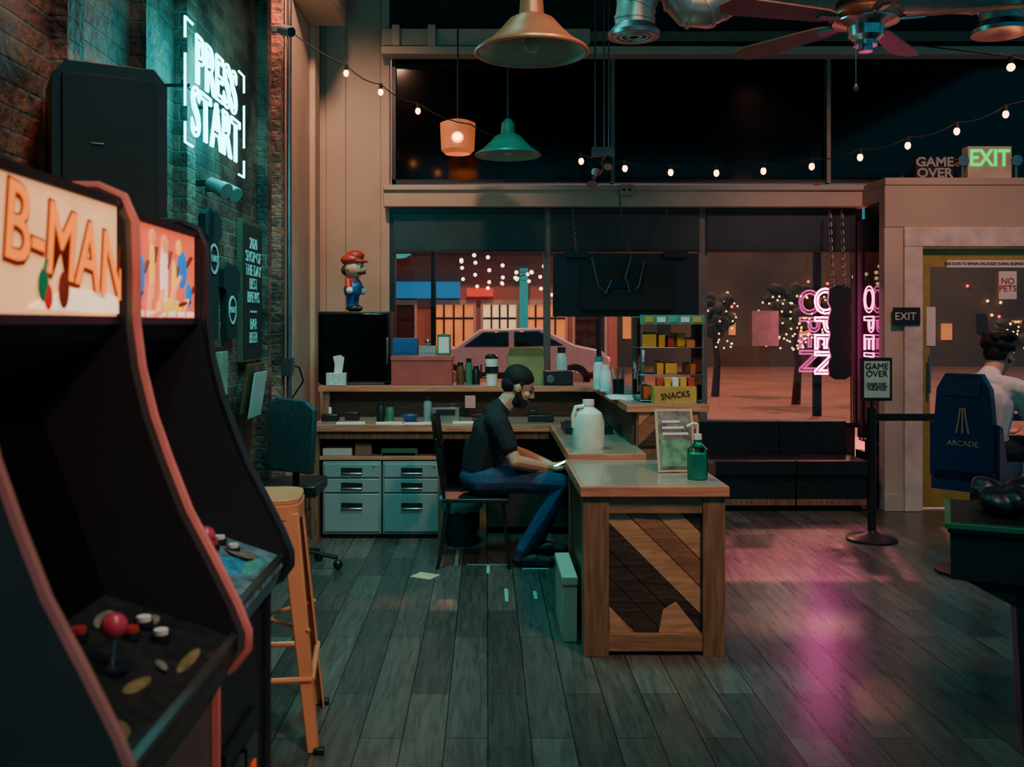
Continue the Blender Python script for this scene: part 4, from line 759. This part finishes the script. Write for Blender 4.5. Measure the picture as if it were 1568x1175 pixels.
def gseat(x,y,rz):
    b=B('arcade_seat'); b.T=Matrix.Translation((x,y,0))@Matrix.Rotation(rz,4,'Z')
    b.prism([(a*.62,0,z) for a,z in ((-.26,.58),(-.28,.8),(-.24,1.12),(-.16,1.21),(.16,1.21),(.24,1.12),(.28,.8),(.26,.58))],(0,.07,0),NAVY)
    for s in (-1,1): b.prism([(s*.165,.02,.60),(s*.165,.44,.60),(s*.165,.44,.67),(s*.165,.15,.70),(s*.165,.08,.9),(s*.165,.02,.92)],(s*.03,0,0),NAVY)
    b.box(-.18,.18,.0,.46,.52,.64,NAVY); b.cyl((0,.24,.05),(0,.24,.52),.04,STL); b.lathe([(0,0),(.24,0),(.24,.02),(.05,.06),(0,.06)],(0,.24,0),BLK)
    b.box(-.2,.2,.48,.95,.185,.21,BLK); b.box(-.03,.03,.24,.55,.14,.185,STL)
    LG=M('logo_tan','#a08468',.5)
    for k in (-1,0,1): b.tube([(k*.035,-.006,.86),(k*.02,-.006,.94),(k*.012,-.006,1.01)],.005,LG)
    b.text('ARCADE',.045,(0,-.004,.8),LG); b.box(-.1,.1,-.01,0,1.08,1.17,M('seat_inset','#1a2a44',.4)); b.done(.012)
gseat(2.79,5.74,math.radians(-45)); gseat(3.16,5.25,math.radians(-45))
# console table with green rail, near right
tb=Matrix.Translation((1.64,3.46,0))@Matrix.Rotation(math.radians(-25),4,'Z')
b=B('game_table'); b.T=tb; GR=M('green_rail','#1d6a45',.4)
b.box(0,1.4,0,.5,.60,.765,BLKM); b.box(-.02,1.42,-.02,.52,.782,.80,GR); b.box(-.01,1.41,-.01,.51,.765,.782,BLK); b.box(0,1.4,.0,.5,.8,.803,M('black_tabletop','#101416',.5))
b.prism([(.04,.02,.6),(1.3,.02,.6),(1.2,.02,.54),(.2,.02,.52)],(0,.44,0),BLKM)
for xx in (.2,1.1): b.prism([(xx,.02,.6),(xx+.16,.02,.6),(xx+.13,.02,0),(xx+.03,.02,0)],(0,.4,0),BLK)
b.done(.008)
P=Blob(); P.T=tb@Matrix.Translation((.14,.22,.80))
random.seed(11)
for k in range(14): P.ell((random.uniform(-.03,.3),random.uniform(-.1,.15),.05+random.uniform(0,.05)),(random.uniform(.05,.11),.07,random.uniform(.035,.05)),M('dark_jacket','#161c28',.35,bump=.6,scale=25),rot=(random.random()*.4,random.random()*.5,random.random()))
P.build('folded_jacket',.008,2,origin=(1.92,3.5,.80))

# toy plumber figurine on the fridge
P=Blob(); fx,fy_=X(537,7.45),7.56; P.T=Matrix.Translation((fx,fy_,FT))@Matrix.Rotation(math.radians(-20),4,'Z')
OV=M('toy_blue','#1d4f8f',.4); RT=M('toy_red','#b53a30',.4); SK=M('toy_skin','#d89c78',.5); WG=M('toy_white','#d8d8d0',.5); BR=M('toy_brown','#4a2a1a',.5)
for s in (-1,1):
    P.ell((.015,s*.04,.026),(.05,.032,.026),BR); P.cap((0,s*.038,.05),.03,(0,s*.034,.12),.036,OV); P.cap((0,s*.075,.235),.026,(.02,s*.105,.18),.022,RT); P.ell((.03,s*.108,.16),(.028,.026,.028),WG); P.ell((.0,s*.075,.33),(.014,.012,.022),SK)
    P.ell((.075,s*.022,.35),(.01,.012,.02),WG,b=.003); P.ell((.082,s*.022,.348),(.006,.006,.011),EYEM,b=.004); P.cap((.038,s*.035,.24),.009,(.035,s*.035,.2),.009,OV,b=.005)
P.ell((0,0,.165),(.068,.075,.075),OV); P.cap((0,0,.2),.055,(0,0,.25),.05,RT); P.ell((.03,0,.19),(.045,.05,.045),OV,b=.003)
P.ell((.01,0,.325),(.075,.078,.07),SK); P.ell((.092,0,.325),(.026,.022,.022),SK,b=.003)
for s in (-1,1): P.ell((.082,s*.022,.298),(.018,.03,.011),BR,b=.004)
P.ell((-.035,0,.32),(.055,.07,.05),BR); P.ell((-.005,0,.40),(.09,.088,.05),RT); P.ell((.02,0,.43),(.075,.07,.045),RT); P.ell((.075,0,.385),(.055,.06,.012),RT,b=.002)
P.build('plumber_figurine',.005,2,origin=(fx,fy_,FT))

# ---------------------------------------------------------------- lights
def spot(name,loc,to,power,col,size=60,blend=.6,r=.15):
    l=bpy.data.lights.new(name,'SPOT'); l.energy=power; l.color=hexc(col); l.spot_size=math.radians(size); l.spot_blend=blend; l.shadow_soft_size=r
    o=bpy.data.objects.new(name,l); o.location=loc; o.rotation_euler=(Vector(to)-Vector(loc)).to_track_quat('-Z','Y').to_euler(); COL.objects.link(o)
def point(name,loc,power,col,r=.1):
    l=bpy.data.lights.new(name,'POINT'); l.energy=power; l.color=hexc(col); l.shadow_soft_size=r
    o=bpy.data.objects.new(name,l); o.location=loc; COL.objects.link(o)
spot('street_lamp_light',(4.9,15.9,7.85),(2.2,7,0),11000,'#ff7080',75,.3,.12)
point('street_glow_light',(0,22,11),6500,'#ff9878',.4); point('street_glow_light.001',(9,24,11),6000,'#ff9c80',.4); point('street_glow_light.002',(6.5,12.5,9),2200,'#ff8a80',.3)
spot('fill_spot_warm',(1.6,2.2,4.4),(.8,5.2,.7),440,'#ffb094',54,.9,.2)  # added fill with no fixture, warms the counter
spot('fill_spot_teal',(-.3,5.0,4.4),(-.2,6.0,0),600,'#58ccc8',95,.9,.3)  # added unseen fill that turns the floor teal
spot('fill_spot_teal.001',(.3,1.8,4.4),(0,3.8,0),330,'#6ccac0',105,.9,.3)  # second added teal fill, over the near floor
spot('wall_wash_fill',(-1.0,6.3,4.4),(-1.35,7.8,2.4),280,'#ffb898',90,.9,.1)  # added warm fill for the plaster wall, source unseen
spot('fill_spot_pink',(3.2,5.0,4.3),(3.4,7.6,1.2),320,'#ffac9c',80,.9,.2)  # added pink fill for the window and entrance side
spot('left_wall_fill',(-.75,2.9,4.4),(-1.45,3.0,3.0),150,'#ff9a74',60,.9,.2)  # added unseen fill to warm the brick
spot('front_fill',(1.6,.2,4.3),(-.7,2.6,.9),400,'#ffb09c',38,.9,.2)  # added fill to bring out cabinet edges and control decks
point('neon_glow_light',(XW+.35,4.8,2.58),22,'#20e4e4',.25); point('neon_glow_light.001',(XW+.3,4.2,2.7),6,'#20e4e4',.2)
w=bpy.data.worlds.new('night'); SC.world=w; w.use_nodes=True; bg=w.node_tree.nodes['Background']; bg.inputs[0].default_value=(*hexc('#2a6c7c'),1); bg.inputs[1].default_value=1.3

# ---------------------------------------------------------------- camera
c=bpy.data.cameras.new('camera'); c.sensor_width=36; c.lens=FD/1568*36; c.shift_x=39/1568; c.shift_y=-90.5/1568
c.dof.use_dof=True; c.dof.focus_distance=6.3; c.dof.aperture_fstop=4.5; c.clip_end=200
o=bpy.data.objects.new('camera',c); o.location=(0,0,EYE); o.rotation_euler=(math.radians(90),0,0); COL.objects.link(o); SC.camera=o
